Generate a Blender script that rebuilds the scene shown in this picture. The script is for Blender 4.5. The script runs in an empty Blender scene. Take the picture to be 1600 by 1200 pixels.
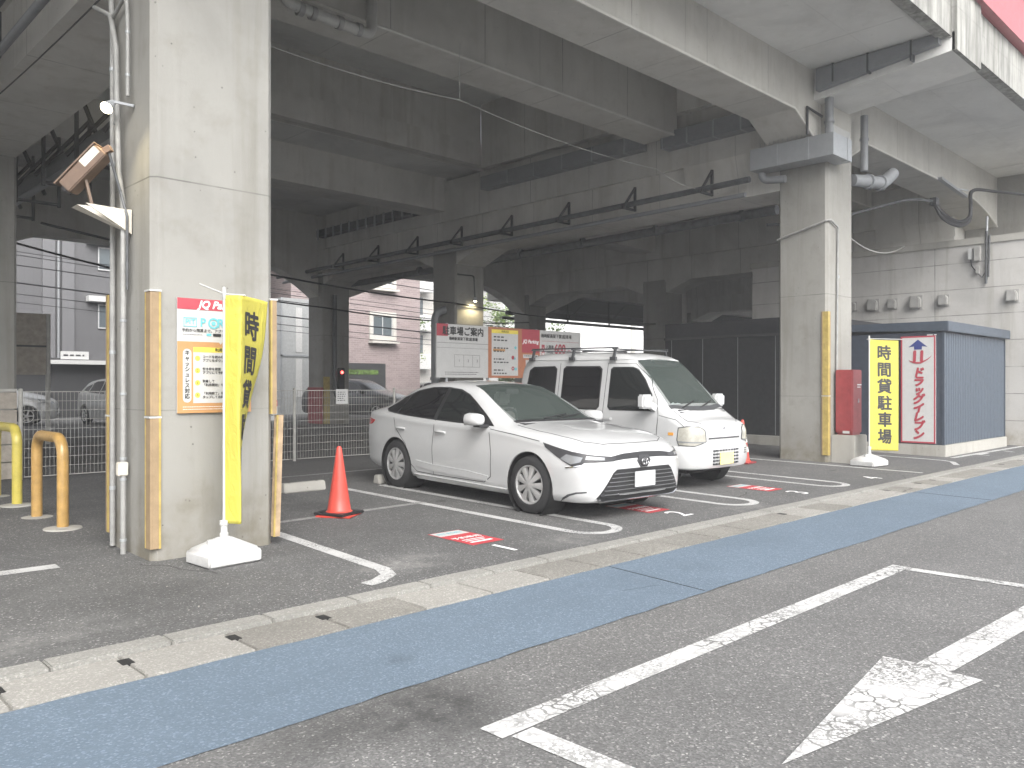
import bpy, bmesh, math, random
from math import radians as R, sin, cos, pi, atan2, sqrt
from mathutils import Vector, Matrix
from mathutils.bvhtree import BVHTree
from mathutils.geometry import delaunay_2d_cdt
random.seed(7)
S = bpy.context.scene
COL = S.collection
# ------------------------------------------------------------ camera, sky, sun, exposure
CA, SA = .6984, .7157
cam = bpy.data.objects.new('camera', bpy.data.cameras.new('camera'))
COL.objects.link(cam)
cam.data.sensor_width = 36
cam.data.lens = 36 * 1282 / 1600
cam.data.shift_y = 2 / 1600
cam.data.clip_end = 2000
cam.location = (0, 0, 1.42)
cam.rotation_euler = (R(90), 0, atan2(SA, CA) - R(90))
S.camera = cam
SUN_EL, SUN_AZ = R(42), R(-116)            # direction towards the sun, angle from +X
w = bpy.data.worlds.new('World'); S.world = w; w.use_nodes = True
nt = w.node_tree; nt.nodes.clear()
out = nt.nodes.new('ShaderNodeOutputWorld'); bg = nt.nodes.new('ShaderNodeBackground')
sky = nt.nodes.new('ShaderNodeTexSky'); hs = nt.nodes.new('ShaderNodeHueSaturation')
sky.sky_type = 'NISHITA'; sky.sun_disc = False
sky.sun_elevation = SUN_EL; sky.sun_rotation = R(90) - SUN_AZ
sky.air_density = 1.0; sky.dust_density = 4.0; sky.ozone_density = 1.0
hs.inputs['Saturation'].default_value = .22       # an overcast, nearly white sky
nt.links.new(sky.outputs[0], hs.inputs['Color']); nt.links.new(hs.outputs[0], bg.inputs[0])
nt.links.new(bg.outputs[0], out.inputs[0]); bg.inputs[1].default_value = .15
sun = bpy.data.objects.new('sun', bpy.data.lights.new('sun', 'SUN')); COL.objects.link(sun)
sun.data.energy = .5; sun.data.angle = R(60); sun.data.color = (1, .97, .92)
sd = Vector((cos(SUN_EL) * cos(SUN_AZ), cos(SUN_EL) * sin(SUN_AZ), sin(SUN_EL)))
sun.rotation_euler = sd.to_track_quat('Z', 'Y').to_euler()
S.view_settings.view_transform = 'Standard'; S.view_settings.look = 'None'
S.view_settings.exposure = 1.66; S.view_settings.gamma = 1; S.view_settings.use_curve_mapping = False
S.render.engine = 'CYCLES'
S.cycles.max_bounces = 8; S.cycles.diffuse_bounces = 7; S.cycles.glossy_bounces = 3
S.cycles.transparent_max_bounces = 8; S.cycles.use_denoising = True
S.cycles.sample_clamp_indirect = 6
SLOPE = .015
def zg(y):
    return SLOPE * (min(max(y, 4.7), 13.0) - 4.7)

# ------------------------------------------------------------ materials
M = {}
def node(nt, t, **kw):
    n = nt.nodes.new(t)
    for k, v in kw.items(): setattr(n, k, v)
    return n
def newmat(name):
    m = bpy.data.materials.new(name); m.use_nodes = True
    nt = m.node_tree; p = nt.nodes['Principled BSDF']
    M[name] = m
    return m, nt, p
def math_n(nt, op, a, b=None, c=None):
    n = nt.nodes.new('ShaderNodeMath'); n.operation = op
    for i, x in enumerate((a, b, c)):
        if x is None: continue
        if isinstance(x, (int, float)): n.inputs[i].default_value = x
        else: nt.links.new(x, n.inputs[i])
    return n.outputs[0]
def noise(nt, vec, scale, detail=4, rough=.6, dist=0):
    n = nt.nodes.new('ShaderNodeTexNoise'); n.inputs['Scale'].default_value = scale
    n.inputs['Detail'].default_value = detail; n.inputs['Roughness'].default_value = rough
    n.inputs['Distortion'].default_value = dist
    nt.links.new(vec, n.inputs['Vector']); return n.outputs['Fac']
def ramp(nt, fac, stops):
    n = nt.nodes.new('ShaderNodeValToRGB'); cr = n.color_ramp
    while len(cr.elements) < len(stops): cr.elements.new(.5)
    for e, (p, c) in zip(cr.elements, stops):
        e.position = p; e.color = (*c, 1) if len(c) == 3 else c
    nt.links.new(fac, n.inputs[0]); return n.outputs[0]
def mix(nt, a, b, fac, blend='MIX'):
    n = nt.nodes.new('ShaderNodeMix'); n.data_type = 'RGBA'; n.blend_type = blend
    for sock, x in ((n.inputs[0], fac), (n.inputs[6], a), (n.inputs[7], b)):
        if isinstance(x, (int, float)): sock.default_value = x
        elif isinstance(x, tuple): sock.default_value = (*x, 1)
        else: nt.links.new(x, sock)
    return n.outputs[2]
def posnode(nt):
    return nt.nodes.new('ShaderNodeNewGeometry').outputs['Position']
def scaled(nt, vec, s):
    n = nt.nodes.new('ShaderNodeVectorMath'); n.operation = 'MULTIPLY'
    nt.links.new(vec, n.inputs[0]); n.inputs[1].default_value = s; return n.outputs[0]
def bump(nt, p, h, strength, dist):
    n = nt.nodes.new('ShaderNodeBump'); n.inputs['Strength'].default_value = strength
    n.inputs['Distance'].default_value = dist
    nt.links.new(h, n.inputs['Height']); nt.links.new(n.outputs[0], p.inputs['Normal'])
def line_mask(nt, coord, period, off, half):
    a = math_n(nt, 'SUBTRACT', coord, off)
    a = math_n(nt, 'DIVIDE', a, period)
    a = math_n(nt, 'FRACT', a)
    a = math_n(nt, 'SUBTRACT', a, .5)
    a = math_n(nt, 'ABSOLUTE', a)
    return math_n(nt, 'GREATER_THAN', a, .5 - half / period)
def near_mask(nt, coord, val, half):
    a = math_n(nt, 'SUBTRACT', coord, val); a = math_n(nt, 'ABSOLUTE', a)
    return math_n(nt, 'LESS_THAN', a, half)

def plain(name, col, rough=.5, metal=0, coat=0, spec=.5, var=.06, bumps=0, bscale=40, emis=None):
    m, nt, p = newmat(name)
    P = nt.nodes.new('ShaderNodeTexCoord').outputs['Object']
    n = noise(nt, P, 9, 5)
    dark = tuple(max(0, c * (1 - var * 2.2)) for c in col); light = tuple(min(1, c * (1 + var * 1.4)) for c in col)
    nt.links.new(ramp(nt, n, [(.3, dark), (.7, light)]), p.inputs['Base Color'])
    p.inputs['Roughness'].default_value = rough; p.inputs['Metallic'].default_value = metal
    p.inputs['Coat Weight'].default_value = coat; p.inputs['Coat Roughness'].default_value = .05
    p.inputs['Specular IOR Level'].default_value = spec
    if bumps: bump(nt, p, noise(nt, P, bscale, 4), bumps, .01)
    if emis:
        p.inputs['Emission Color'].default_value = (*emis[0], 1); p.inputs['Emission Strength'].default_value = emis[1]
    return m

def concrete(name, base, stain=.35, lines=(), grime=False, streak=1.0, dirtylow=True):
    """lines: (axis, period, offset, halfwidth, strength) or (axis, None, value, half, strength)"""
    m, nt, p = newmat(name)
    P = posnode(nt)
    big = noise(nt, P, .55, 6, .62, .4)
    med = noise(nt, P, 3.2, 6, .65, .2)
    fine = noise(nt, P, 60, 3, .7)
    st = noise(nt, scaled(nt, P, (3.2, 3.2, .22)), 1.0, 6, .65, .3)
    c = ramp(nt, big, [(.28, tuple(x * .80 for x in base)), (.5, base), (.75, tuple(min(.8, x * 1.13) for x in base))])
    c = mix(nt, c, tuple(x * y for x, y in zip(base, (.70, .68, .62))), math_n(nt, 'MULTIPLY', ramp(nt, med, [(.52, (0, 0, 0)), (.78, (1, 1, 1))]), stain))
    c = mix(nt, c, tuple(x * y for x, y in zip(base, (.62, .60, .54))), math_n(nt, 'MULTIPLY', ramp(nt, st, [(.52, (0, 0, 0)), (.74, (1, 1, 1))]), .55 * streak))
    c = mix(nt, c, tuple(min(.8, x * 1.2) for x in base), math_n(nt, 'MULTIPLY', ramp(nt, noise(nt, scaled(nt, P, (5, 5, .5)), 1.3, 5), [(.58, (0, 0, 0)), (.75, (1, 1, 1))]), .4))
    # pin holes left by air bubbles
    v = nt.nodes.new('ShaderNodeTexVoronoi'); v.inputs['Scale'].default_value = 8; nt.links.new(P, v.inputs['Vector'])
    hole = math_n(nt, 'LESS_THAN', v.outputs['Distance'], .062)
    keep = math_n(nt, 'GREATER_THAN', noise(nt, P, 1.7, 2), .47)
    c = mix(nt, c, tuple(x * .38 for x in base), math_n(nt, 'MULTIPLY', math_n(nt, 'MULTIPLY', hole, keep), .8))
    sep = nt.nodes.new('ShaderNodeSeparateXYZ'); nt.links.new(P, sep.inputs[0])
    h = fine
    for ax, per, off, half, k in lines:
        co = sep.outputs['XYZ'.index(ax)]
        mk = line_mask(nt, co, per, off, half) if per else near_mask(nt, co, off, half)
        wob = ramp(nt, noise(nt, P, 2.3, 3), [(.3, (.25, .25, .25)), (.6, (1, 1, 1))])
        c = mix(nt, c, tuple(x * .42 for x in base), math_n(nt, 'MULTIPLY', math_n(nt, 'MULTIPLY', mk, wob), k))
    if grime:
        g = noise(nt, scaled(nt, P, (4.5, 4.5, .5)), 1.0, 6, .7)
        g2 = ramp(nt, g, [(.36, (0, 0, 0)), (.60, (1, 1, 1))])
        c = mix(nt, c, (.055, .055, .05), math_n(nt, 'MULTIPLY', g2, .6))
    if dirtylow:
        mr = nt.nodes.new('ShaderNodeMapRange'); nt.links.new(sep.outputs[2], mr.inputs[0])
        mr.inputs[1].default_value = .05; mr.inputs[2].default_value = .75; mr.inputs[3].default_value = 1; mr.inputs[4].default_value = 0
        lowm = math_n(nt, 'MULTIPLY', mr.outputs[0], ramp(nt, med, [(.3, (.1, .1, .1)), (.65, (1, 1, 1))]))
        c = mix(nt, c, tuple(x * y for x, y in zip(base, (.52, .46, .34))), math_n(nt, 'MULTIPLY', lowm, .75))
    nt.links.new(c, p.inputs['Base Color'])
    p.inputs['Roughness'].default_value = .85; p.inputs['Specular IOR Level'].default_value = .3
    bump(nt, p, math_n(nt, 'ADD', fine, math_n(nt, 'MULTIPLY', med, 2)), .25, .006)
    return m

def asphalt(name, lo, hi, speck=(.36, .355, .34), tint=None, stain=.5, spots=(), dust=()):
    m, nt, p = newmat(name)
    P = posnode(nt)
    v = nt.nodes.new('ShaderNodeTexVoronoi'); v.inputs['Scale'].default_value = 110; nt.links.new(P, v.inputs['Vector'])
    sep = nt.nodes.new('ShaderNodeSeparateColor'); nt.links.new(v.outputs['Color'], sep.inputs[0])
    c = ramp(nt, sep.outputs[0], [(0, lo), (.78, hi), (.95, tuple(x * 1.35 for x in hi)), (1, speck)])
    big = noise(nt, P, .7, 6, .6)
    c = mix(nt, c, tuple(x * .72 for x in lo), math_n(nt, 'MULTIPLY', ramp(nt, big, [(.42, (0, 0, 0)), (.72, (1, 1, 1))]), stain))
    c = mix(nt, c, tuple(min(1, x * 1.35) for x in hi), math_n(nt, 'MULTIPLY', ramp(nt, noise(nt, P, 2.1, 7, .7), [(.5, (0, 0, 0)), (.8, (1, 1, 1))]), stain * .8))
    v2 = nt.nodes.new('ShaderNodeTexVoronoi'); v2.feature = 'DISTANCE_TO_EDGE'; v2.inputs['Scale'].default_value = .55
    nz = nt.nodes.new('ShaderNodeTexNoise'); nz.inputs['Scale'].default_value = 3; nz.inputs['Detail'].default_value = 6; nt.links.new(P, nz.inputs['Vector'])
    wv = nt.nodes.new('ShaderNodeMix'); wv.data_type = 'VECTOR'; wv.inputs[0].default_value = .14
    nt.links.new(P, wv.inputs[4]); nt.links.new(nz.outputs['Color'], wv.inputs[5]); nt.links.new(wv.outputs[1], v2.inputs['Vector'])
    crack = math_n(nt, 'MULTIPLY', math_n(nt, 'LESS_THAN', v2.outputs['Distance'], .003), math_n(nt, 'GREATER_THAN', noise(nt, P, .5, 2), .60))
    c = mix(nt, c, tuple(x * .5 for x in lo), math_n(nt, 'MULTIPLY', crack, .7))
    spot = nt.nodes.new('ShaderNodeTexVoronoi'); spot.inputs['Scale'].default_value = .8; nt.links.new(wv.outputs[1], spot.inputs['Vector'])
    c = mix(nt, c, tuple(x * .55 for x in lo), math_n(nt, 'MULTIPLY', math_n(nt, 'LESS_THAN', spot.outputs['Distance'], .055), .5))
    tr = ramp(nt, noise(nt, scaled(nt, P, (.12, 2.2, 1)), 1.0, 5, .6), [(.45, (0, 0, 0)), (.75, (1, 1, 1))])     # faint wheel tracks along the road
    c = mix(nt, c, tuple(x * .7 for x in lo), math_n(nt, 'MULTIPLY', tr, stain * .55))
    for (sx, sy, sr, k) in spots:                    # oil and water stains
        dv = nt.nodes.new('ShaderNodeVectorMath'); dv.operation = 'DISTANCE'; nt.links.new(wv.outputs[1], dv.inputs[0]); dv.inputs[1].default_value = (sx * .86 + .07, sy * .86 + .07, .07)
        mk = ramp(nt, math_n(nt, 'DIVIDE', dv.outputs['Value'], sr), [(.35, (1, 1, 1)), (1, (0, 0, 0))])
        mk = math_n(nt, 'MULTIPLY', mk, ramp(nt, noise(nt, P, 6, 5, .7), [(.3, (.2, .2, .2)), (.6, (1, 1, 1))]))
        c = mix(nt, c, tuple(x * .42 for x in lo), math_n(nt, 'MULTIPLY', mk, k))
    for (sx, sy, sr, k) in dust:                     # pale dusty smears
        dv = nt.nodes.new('ShaderNodeVectorMath'); dv.operation = 'DISTANCE'; nt.links.new(scaled(nt, P, (1, 1.6, 1)), dv.inputs[0]); dv.inputs[1].default_value = (sx, sy * 1.6, 0)
        mk = ramp(nt, math_n(nt, 'DIVIDE', dv.outputs['Value'], sr), [(.2, (1, 1, 1)), (1, (0, 0, 0))])
        mk = math_n(nt, 'MULTIPLY', mk, ramp(nt, noise(nt, P, 4, 6, .75), [(.4, (0, 0, 0)), (.65, (1, 1, 1))]))
        c = mix(nt, c, (.30, .295, .28), math_n(nt, 'MULTIPLY', mk, k))
    nt.links.new(c, p.inputs['Base Color'])
    p.inputs['Roughness'].default_value = .9; p.inputs['Specular IOR Level'].default_value = .25
    bump(nt, p, v.outputs['Distance'], .5, .004)
    return m

def worn_paint(name, col, under, wear=.5, crack=True):
    m, nt, p = newmat(name)
    P = posnode(nt)
    c = ramp(nt, noise(nt, P, 5, 5), [(.3, tuple(x * .86 for x in col)), (.7, col)])
    chip = ramp(nt, noise(nt, P, 55, 4, .75), [(.585 - wear * .1, (0, 0, 0)), (.625 - wear * .1, (1, 1, 1))])
    zone = ramp(nt, noise(nt, P, 2.0, 4), [(.40, (.15, .15, .15)), (.62, (1, 1, 1))])
    f = math_n(nt, 'MULTIPLY', chip, zone)
    if crack:
        v = nt.nodes.new('ShaderNodeTexVoronoi'); v.feature = 'DISTANCE_TO_EDGE'; v.inputs['Scale'].default_value = 11
        nz = nt.nodes.new('ShaderNodeTexNoise'); nz.inputs['Scale'].default_value = 14; nz.inputs['Detail'].default_value = 5; nt.links.new(P, nz.inputs['Vector'])
        wv = nt.nodes.new('ShaderNodeMix'); wv.data_type = 'VECTOR'; wv.inputs[0].default_value = .07
        nt.links.new(P, wv.inputs[4]); nt.links.new(nz.outputs['Color'], wv.inputs[5]); nt.links.new(wv.outputs[1], v.inputs['Vector'])
        cr = math_n(nt, 'LESS_THAN', v.outputs['Distance'], .05)
        cr = math_n(nt, 'MULTIPLY', cr, ramp(nt, noise(nt, P, 2.6, 3), [(.38, (.1, .1, .1)), (.6, (1, 1, 1))]))
        f = math_n(nt, 'MAXIMUM', f, cr)
    c = mix(nt, c, under, f)
    nt.links.new(c, p.inputs['Base Color'])
    p.inputs['Roughness'].default_value = .75; p.inputs['Specular IOR Level'].default_value = .3
    return m

CB = (.275, .27, .25)
concrete('concrete_column', CB, stain=.55, streak=1.2, lines=(('Z', None, 3.07, .006, .8), ('Z', None, 1.22, .005, .5)))
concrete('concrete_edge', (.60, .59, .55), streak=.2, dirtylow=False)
concrete('concrete_beam', (.50, .49, .455), lines=(('X', 1.83, 12.45, .009, .75), ('X', 5.5, 10.05, .006, .6)), streak=.6, dirtylow=False)  # beam, cross and slab bases raised to brighten the shaded under-deck
concrete('concrete_cross', (.58, .57, .535), lines=(('Y', 1.86, 8.4, .009, .7),), streak=.9, dirtylow=False)
concrete('concrete_slab', (.66, .66, .64), lines=(('X', 3.6, 9.4, .008, .6), ('Y', None, 5.62, .004, .4)), stain=.25, streak=0, dirtylow=False)
concrete('concrete_fascia', (.42, .42, .395), lines=(('X', 1.25, .3, .01, .6), ('Z', None, 7.42, .008, .4)), grime=True, dirtylow=False)
concrete('concrete_block', (.36, .35, .32), dirtylow=False)
concrete('concrete_wall', (.46, .45, .43), lines=(('Z', .635, 4.40 - .635 * 8, .011, .9), ('Y', 3.6, 7.28, .011, .9)), streak=1.2)
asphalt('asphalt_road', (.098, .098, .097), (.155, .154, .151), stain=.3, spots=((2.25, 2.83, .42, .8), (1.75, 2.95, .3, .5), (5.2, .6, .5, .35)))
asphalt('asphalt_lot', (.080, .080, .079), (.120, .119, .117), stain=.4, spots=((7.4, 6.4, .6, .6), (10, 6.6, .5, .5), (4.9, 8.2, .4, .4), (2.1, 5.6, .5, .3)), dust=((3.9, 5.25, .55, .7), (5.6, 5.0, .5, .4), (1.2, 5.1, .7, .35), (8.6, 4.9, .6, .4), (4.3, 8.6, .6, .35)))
asphalt('blue_lane', (.108, .142, .180), (.128, .165, .206), speck=(.19, .235, .28), stain=.3, spots=((2.55, 3.42, .10, .4), (5.5, 3.6, .2, .15)))
asphalt('gutter_cream', (.25, .243, .222), (.30, .29, .268), speck=(.38, .37, .345), stain=.4)
asphalt('gutter_grey', (.175, .168, .152), (.235, .226, .205), speck=(.34, .33, .30), stain=.5)
asphalt('kerb_stone', (.225, .222, .205), (.27, .265, .245), speck=(.34, .33, .31), stain=.4)
worn_paint('white_marking', (.56, .56, .55), (.15, .15, .145), wear=.95)
worn_paint('white_line', (.50, .50, .49), (.12, .12, .12), wear=.8, crack=False)
worn_paint('faint_line', (.30, .30, .29), (.09, .09, .09), wear=1.0, crack=False)
worn_paint('red_sticker', (.45, .05, .06), (.45, .16, .15), wear=.1, crack=False)
plain('white_plastic', (.50, .50, .49), .35, bumps=.03, bscale=20)
plain('white_paint', (.50, .505, .505), .30, coat=1.0, var=.01)
plain('silver_paint', (.50, .50, .49), .3, metal=.5, coat=.6, var=.02)
plain('dark_paint', (.05, .052, .056), .3, coat=.6, var=.02)
plain('tyre_rubber', (.022, .022, .023), .8, bumps=.3, bscale=60)
plain('black_plastic', (.02, .02, .021), .5)
plain('dark_gap', (.012, .012, .012), .8)
plain('wheel_silver', (.42, .42, .415), .4, metal=.35)
plain('chrome', (.75, .75, .76), .15, metal=1)
plain('galvanised', (.36, .375, .39), .5, metal=.3, var=.03)
plain('steel_grey', (.24, .25, .26), .55, metal=.1, var=.04)
plain('conduit_grey', (.29, .29, .28), .6, var=.1)
plain('pipe_dark', (.085, .09, .095), .5, var=.2)
plain('pvc_grey', (.42, .42, .40), .4)
plain('bracket_dark', (.05, .052, .055), .6)
plain('cable_black', (.016, .016, .018), .5)
plain('wire_white', (.40, .40, .38), .6)
plain('guard_tan', (.30, .215, .125), .65, var=.07, bumps=.1)
plain('guard_wood', (.42, .31, .20), .7, var=.16, bumps=.1)
plain('guard_yellow', (.42, .32, .10), .55, var=.12)
plain('bollard_orange', (.42, .26, .085), .35, coat=.2, var=.1)
plain('bollard_yellow', (.50, .42, .08), .35, coat=.2, var=.08)
plain('cone_red', (.56, .065, .045), .4, var=.05)
plain('cone_band', (.78, .77, .75), .5)
plain('fire_red', (.30, .055, .06), .35, var=.08, coat=.2)
plain('red_band', (.40, .12, .135), .5, var=.05)
plain('sign_red', (.40, .06, .08), .45, var=.03)
plain('sign_white', (.53, .53, .52), .45, var=.02)
plain('sign_orange', (.48, .26, .11), .5, var=.04)
plain('sign_orange_red', (.42, .17, .09), .5, var=.04)
plain('sign_yellow', (.80, .66, .10), .5, var=.03)
plain('sign_teal', (.16, .50, .55), .5, var=.03)
plain('sign_blue', (.035, .05, .20), .5, var=.03)
plain('sign_grey', (.45, .45, .45), .5, var=.03)
plain('ink_black', (.03, .03, .03), .6, var=.02)
plain('ink_white', (.82, .82, .81), .6, var=.02)
plain('plate_yellow', (.70, .62, .30), .5, var=.05)
plain('plate_white', (.50, .51, .52), .5, var=.05)
plain('camera_tan', (.165, .11, .078), .5, var=.12)
plain('camera_label', (.62, .58, .50), .5)
plain('shed_navy', (.042, .052, .072), .45, var=.08)
plain('shed_side', (.06, .077, .10), .42, var=.07)
plain('shed_roof', (.055, .07, .092), .4, var=.07)
plain('wall_black', (.022, .023, .026), .5, var=.15)
plain('metal_panel', (.36, .37, .37), .5, var=.06)
plain('fence_paint', (.36, .355, .33), .5, var=.08)
plain('board_tan', (.30, .27, .23), .7, var=.12)
plain('vent_grey', (.33, .325, .31), .5, var=.08)
plain('skin_paper', (.72, .72, .71), .6)
plain('leaf_green', (.10, .17, .035), .6, var=.4)
plain('leaf_light', (.20, .27, .06), .6, var=.3)
plain('bark', (.12, .09, .06), .9)
plain('amber_lens', (.62, .30, .06), .2)
plain('red_lens', (.45, .02, .02), .15, coat=1)
plain('lamp_cream', (.40, .39, .34), .12, coat=1, var=.12)
plain('lamp_dark', (.05, .05, .053), .35, spec=.3)
plain('lamp_clear', (.26, .27, .28), .22, coat=.6, metal=.2)
plain('led_white', (.9, .88, .8), .4, emis=((1, .90, .62), 9))
plain('led_red', (.7, .02, .02), .4, emis=((1, .05, .04), 6))
plain('grille_grey', (.12, .122, .125), .5)
plain('interior_dark', (.03, .03, .032), .7)
plain('interior_grey', (.22, .22, .21), .8)
plain('paper_crumple', (.70, .76, .76), .6)

def glassy(name, col, rough=.03, alpha=None):
    m, nt, p = newmat(name)
    p.inputs['Base Color'].default_value = (*col, 1); p.inputs['Roughness'].default_value = rough
    p.inputs['IOR'].default_value = 1.5; p.inputs['Specular IOR Level'].default_value = .5
    if alpha is not None:
        p.inputs['Alpha'].default_value = alpha
    return m
glassy('privacy_glass', (.012, .012, .013))
glassy('clear_glass', (.10, .125, .115), alpha=.42)
glassy('side_glass', (.018, .02, .02), alpha=.86)
glassy('building_glass', (.10, .12, .13), .08)

def facade(name, base, mortar, brick=None, ribs=None):
    m, nt, p = newmat(name)
    P = posnode(nt)
    sep = nt.nodes.new('ShaderNodeSeparateXYZ'); nt.links.new(P, sep.inputs[0])
    if brick:
        b = nt.nodes.new('ShaderNodeTexBrick'); cb = nt.nodes.new('ShaderNodeCombineXYZ')
        nt.links.new(math_n(nt, 'ADD', sep.outputs[0], sep.outputs[1]), cb.inputs[0]); nt.links.new(sep.outputs[2], cb.inputs[1])
        nt.links.new(cb.outputs[0], b.inputs['Vector'])
        b.inputs['Color1'].default_value = (*base, 1); b.inputs['Color2'].default_value = (*[x * .74 for x in base], 1)
        b.inputs['Mortar'].default_value = (*mortar, 1); b.inputs['Scale'].default_value = 1
        b.inputs['Brick Width'].default_value = brick[0]; b.inputs['Row Height'].default_value = brick[1]
        b.inputs['Mortar Size'].default_value = brick[2]
        c = b.outputs['Color']
    else:
        c = ramp(nt, noise(nt, P, .6, 5), [(.3, tuple(x * .9 for x in base)), (.7, base)])
        if ribs:
            c = mix(nt, c, mortar, math_n(nt, 'MULTIPLY', line_mask(nt, sep.outputs[0], ribs[0], 0, ribs[1]), .55))
            c = mix(nt, c, mortar, math_n(nt, 'MULTIPLY', line_mask(nt, sep.outputs[2], 2.2, 0, .02), .7))
    c = mix(nt, c, tuple(x * .8 for x in base), math_n(nt, 'MULTIPLY', noise(nt, scaled(nt, P, (1, 1, .15)), 1.5, 5), .3))
    nt.links.new(c, p.inputs['Base Color']); p.inputs['Roughness'].default_value = .7
    return m
facade('pink_tile', (.31, .25, .245), (.36, .30, .295), (.34, .11, .012))
facade('grey_cladding', (.115, .115, .12), (.092, .092, .098), None, (.30, .012))
facade('grey_cladding_light', (.155, .155, .162), (.13, .13, .138), None, (.30, .012))
facade('cream_wall', (.55, .53, .49), (.4, .4, .38), None, (1.5, .01))
facade('white_wall', (.80, .80, .79), (.6, .6, .6), None, (2.0, .01))
facade('dark_wall', (.035, .036, .038), (.02, .02, .02), None, (1.2, .02))

# ------------------------------------------------------------ mesh helpers
class MB:
    def __init__(s): s.v = []; s.f = []; s.m = []; s.cur = 0; s.smooth = False
    def add(s, vs, fs):
        o = len(s.v); s.v += [tuple(v) for v in vs]; s.f += [tuple(i + o for i in f) for f in fs]; s.m += [s.cur] * len(fs)
        return s
    def box(s, x0, x1, y0, y1, z0, z1):
        return s.add([(x0, y0, z0), (x1, y0, z0), (x1, y1, z0), (x0, y1, z0), (x0, y0, z1), (x1, y0, z1), (x1, y1, z1), (x0, y1, z1)],
                     [(0, 3, 2, 1), (4, 5, 6, 7), (0, 1, 5, 4), (1, 2, 6, 5), (2, 3, 7, 6), (3, 0, 4, 7)])
    def cbox(s, c, d): return s.box(c[0] - d[0] / 2, c[0] + d[0] / 2, c[1] - d[1] / 2, c[1] + d[1] / 2, c[2] - d[2] / 2, c[2] + d[2] / 2)
    def prism(s, pts, lo, hi, axis='Z'):
        """polygon pts extruded along axis. Z: (x,y); Y: (x,z); X: (y,z)"""
        def P(a, b, h): return {'Z': (a, b, h), 'Y': (a, h, b), 'X': (h, a, b)}[axis]
        n = len(pts)
        area = sum(pts[i][0] * pts[(i + 1) % n][1] - pts[(i + 1) % n][0] * pts[i][1] for i in range(n))
        if (area < 0) != (axis == 'Y'): pts = pts[::-1]
        vs = [P(a, b, lo) for a, b in pts] + [P(a, b, hi) for a, b in pts]
        fs = [tuple(range(n))[::-1], tuple(range(n, 2 * n))] + [(i, (i + 1) % n, n + (i + 1) % n, n + i) for i in range(n)]
        return s.add(vs, fs)
    def quad(s, a, b, c, d): return s.add([a, b, c, d], [(0, 1, 2, 3)])
    def tube(s, pts, r, n=10, caps=True, closed=False):
        pts = [Vector(p) for p in pts]; N = len(pts)
        if isinstance(r, (int, float)): r = [r] * N
        vs = []; up = Vector((0, 0, 1)); prev = None
        for i, p in enumerate(pts):
            if closed: t = (pts[(i + 1) % N] - pts[i - 1])
            else: t = (pts[min(i + 1, N - 1)] - pts[max(i - 1, 0)])
            t.normalize()
            if prev is None:
                a = up.cross(t)
                if a.length < 1e-4: a = Vector((1, 0, 0)).cross(t)
                a.normalize()
            else:
                a = prev - t * prev.dot(t)
                if a.length < 1e-5: a = up.cross(t)
                a.normalize()
            prev = a; b = t.cross(a)
            vs += [p + (a * cos(2 * pi * k / n) + b * sin(2 * pi * k / n)) * r[i] for k in range(n)]
        fs = []
        for i in range(N if closed else N - 1):
            j = (i + 1) % N
            for k in range(n):
                fs.append((i * n + k, i * n + (k + 1) % n, j * n + (k + 1) % n, j * n + k))
        if caps and not closed: fs += [tuple(range(n))[::-1], tuple(range((N - 1) * n, N * n))]
        return s.add(vs, fs)
    def bar(s, a, b, w, h=None, up=(0, 0, 1)):
        a = Vector(a); b = Vector(b); h = h or w; t = (b - a).normalized(); u = Vector(up).cross(t)
        if u.length < 1e-4: u = Vector((1, 0, 0)).cross(t)
        u.normalize(); v = t.cross(u); vs = []
        for p in (a, b):
            vs += [p - u * w / 2 - v * h / 2, p + u * w / 2 - v * h / 2, p + u * w / 2 + v * h / 2, p - u * w / 2 + v * h / 2]
        return s.add(vs, [(0, 3, 2, 1), (4, 5, 6, 7), (0, 1, 5, 4), (1, 2, 6, 5), (2, 3, 7, 6), (3, 0, 4, 7)])
    def lathe(s, prof, n=24, axis='Z', c=(0, 0, 0)):
        vs = []
        for r, h in prof:
            for k in range(n):
                a = 2 * pi * k / n
                q = {'Z': (r * cos(a), r * sin(a), h), 'Y': (r * cos(a), h, r * sin(a)), 'X': (h, r * cos(a), r * sin(a))}[axis]
                vs.append((q[0] + c[0], q[1] + c[1], q[2] + c[2]))
        fs = []
        for i in range(len(prof) - 1):
            for k in range(n):
                f = (i * n + k, i * n + (k + 1) % n, (i + 1) * n + (k + 1) % n, (i + 1) * n + k)
                fs.append(f if axis != 'Y' else f[::-1])
        return s.add(vs, fs)
    def build(s, name, mat, parent=None, smooth=None, bevel=0, fix=True):
        me = bpy.data.meshes.new(name); me.from_pydata(s.v, [], s.f)
        mats = mat if isinstance(mat, (list, tuple)) else [mat]
        for k in mats: me.materials.append(M[k])
        if len(mats) > 1: me.polygons.foreach_set('material_index', s.m)
        if fix or bevel:
            bm = bmesh.new(); bm.from_mesh(me)
            if bevel:
                bmesh.ops.remove_doubles(bm, verts=bm.verts, dist=1e-5)
                bmesh.ops.recalc_face_normals(bm, faces=bm.faces)
                es = [e for e in bm.edges if len(e.link_faces) == 2 and e.calc_face_angle(0) > R(30)]
                bmesh.ops.bevel(bm, geom=es, offset=bevel, segments=2, affect='EDGES', clamp_overlap=True)
            bmesh.ops.recalc_face_normals(bm, faces=bm.faces)
            bm.to_mesh(me); bm.free()
        return link(me, name, parent, (smooth if smooth is not None else s.smooth) or (40 if bevel else None))

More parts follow.
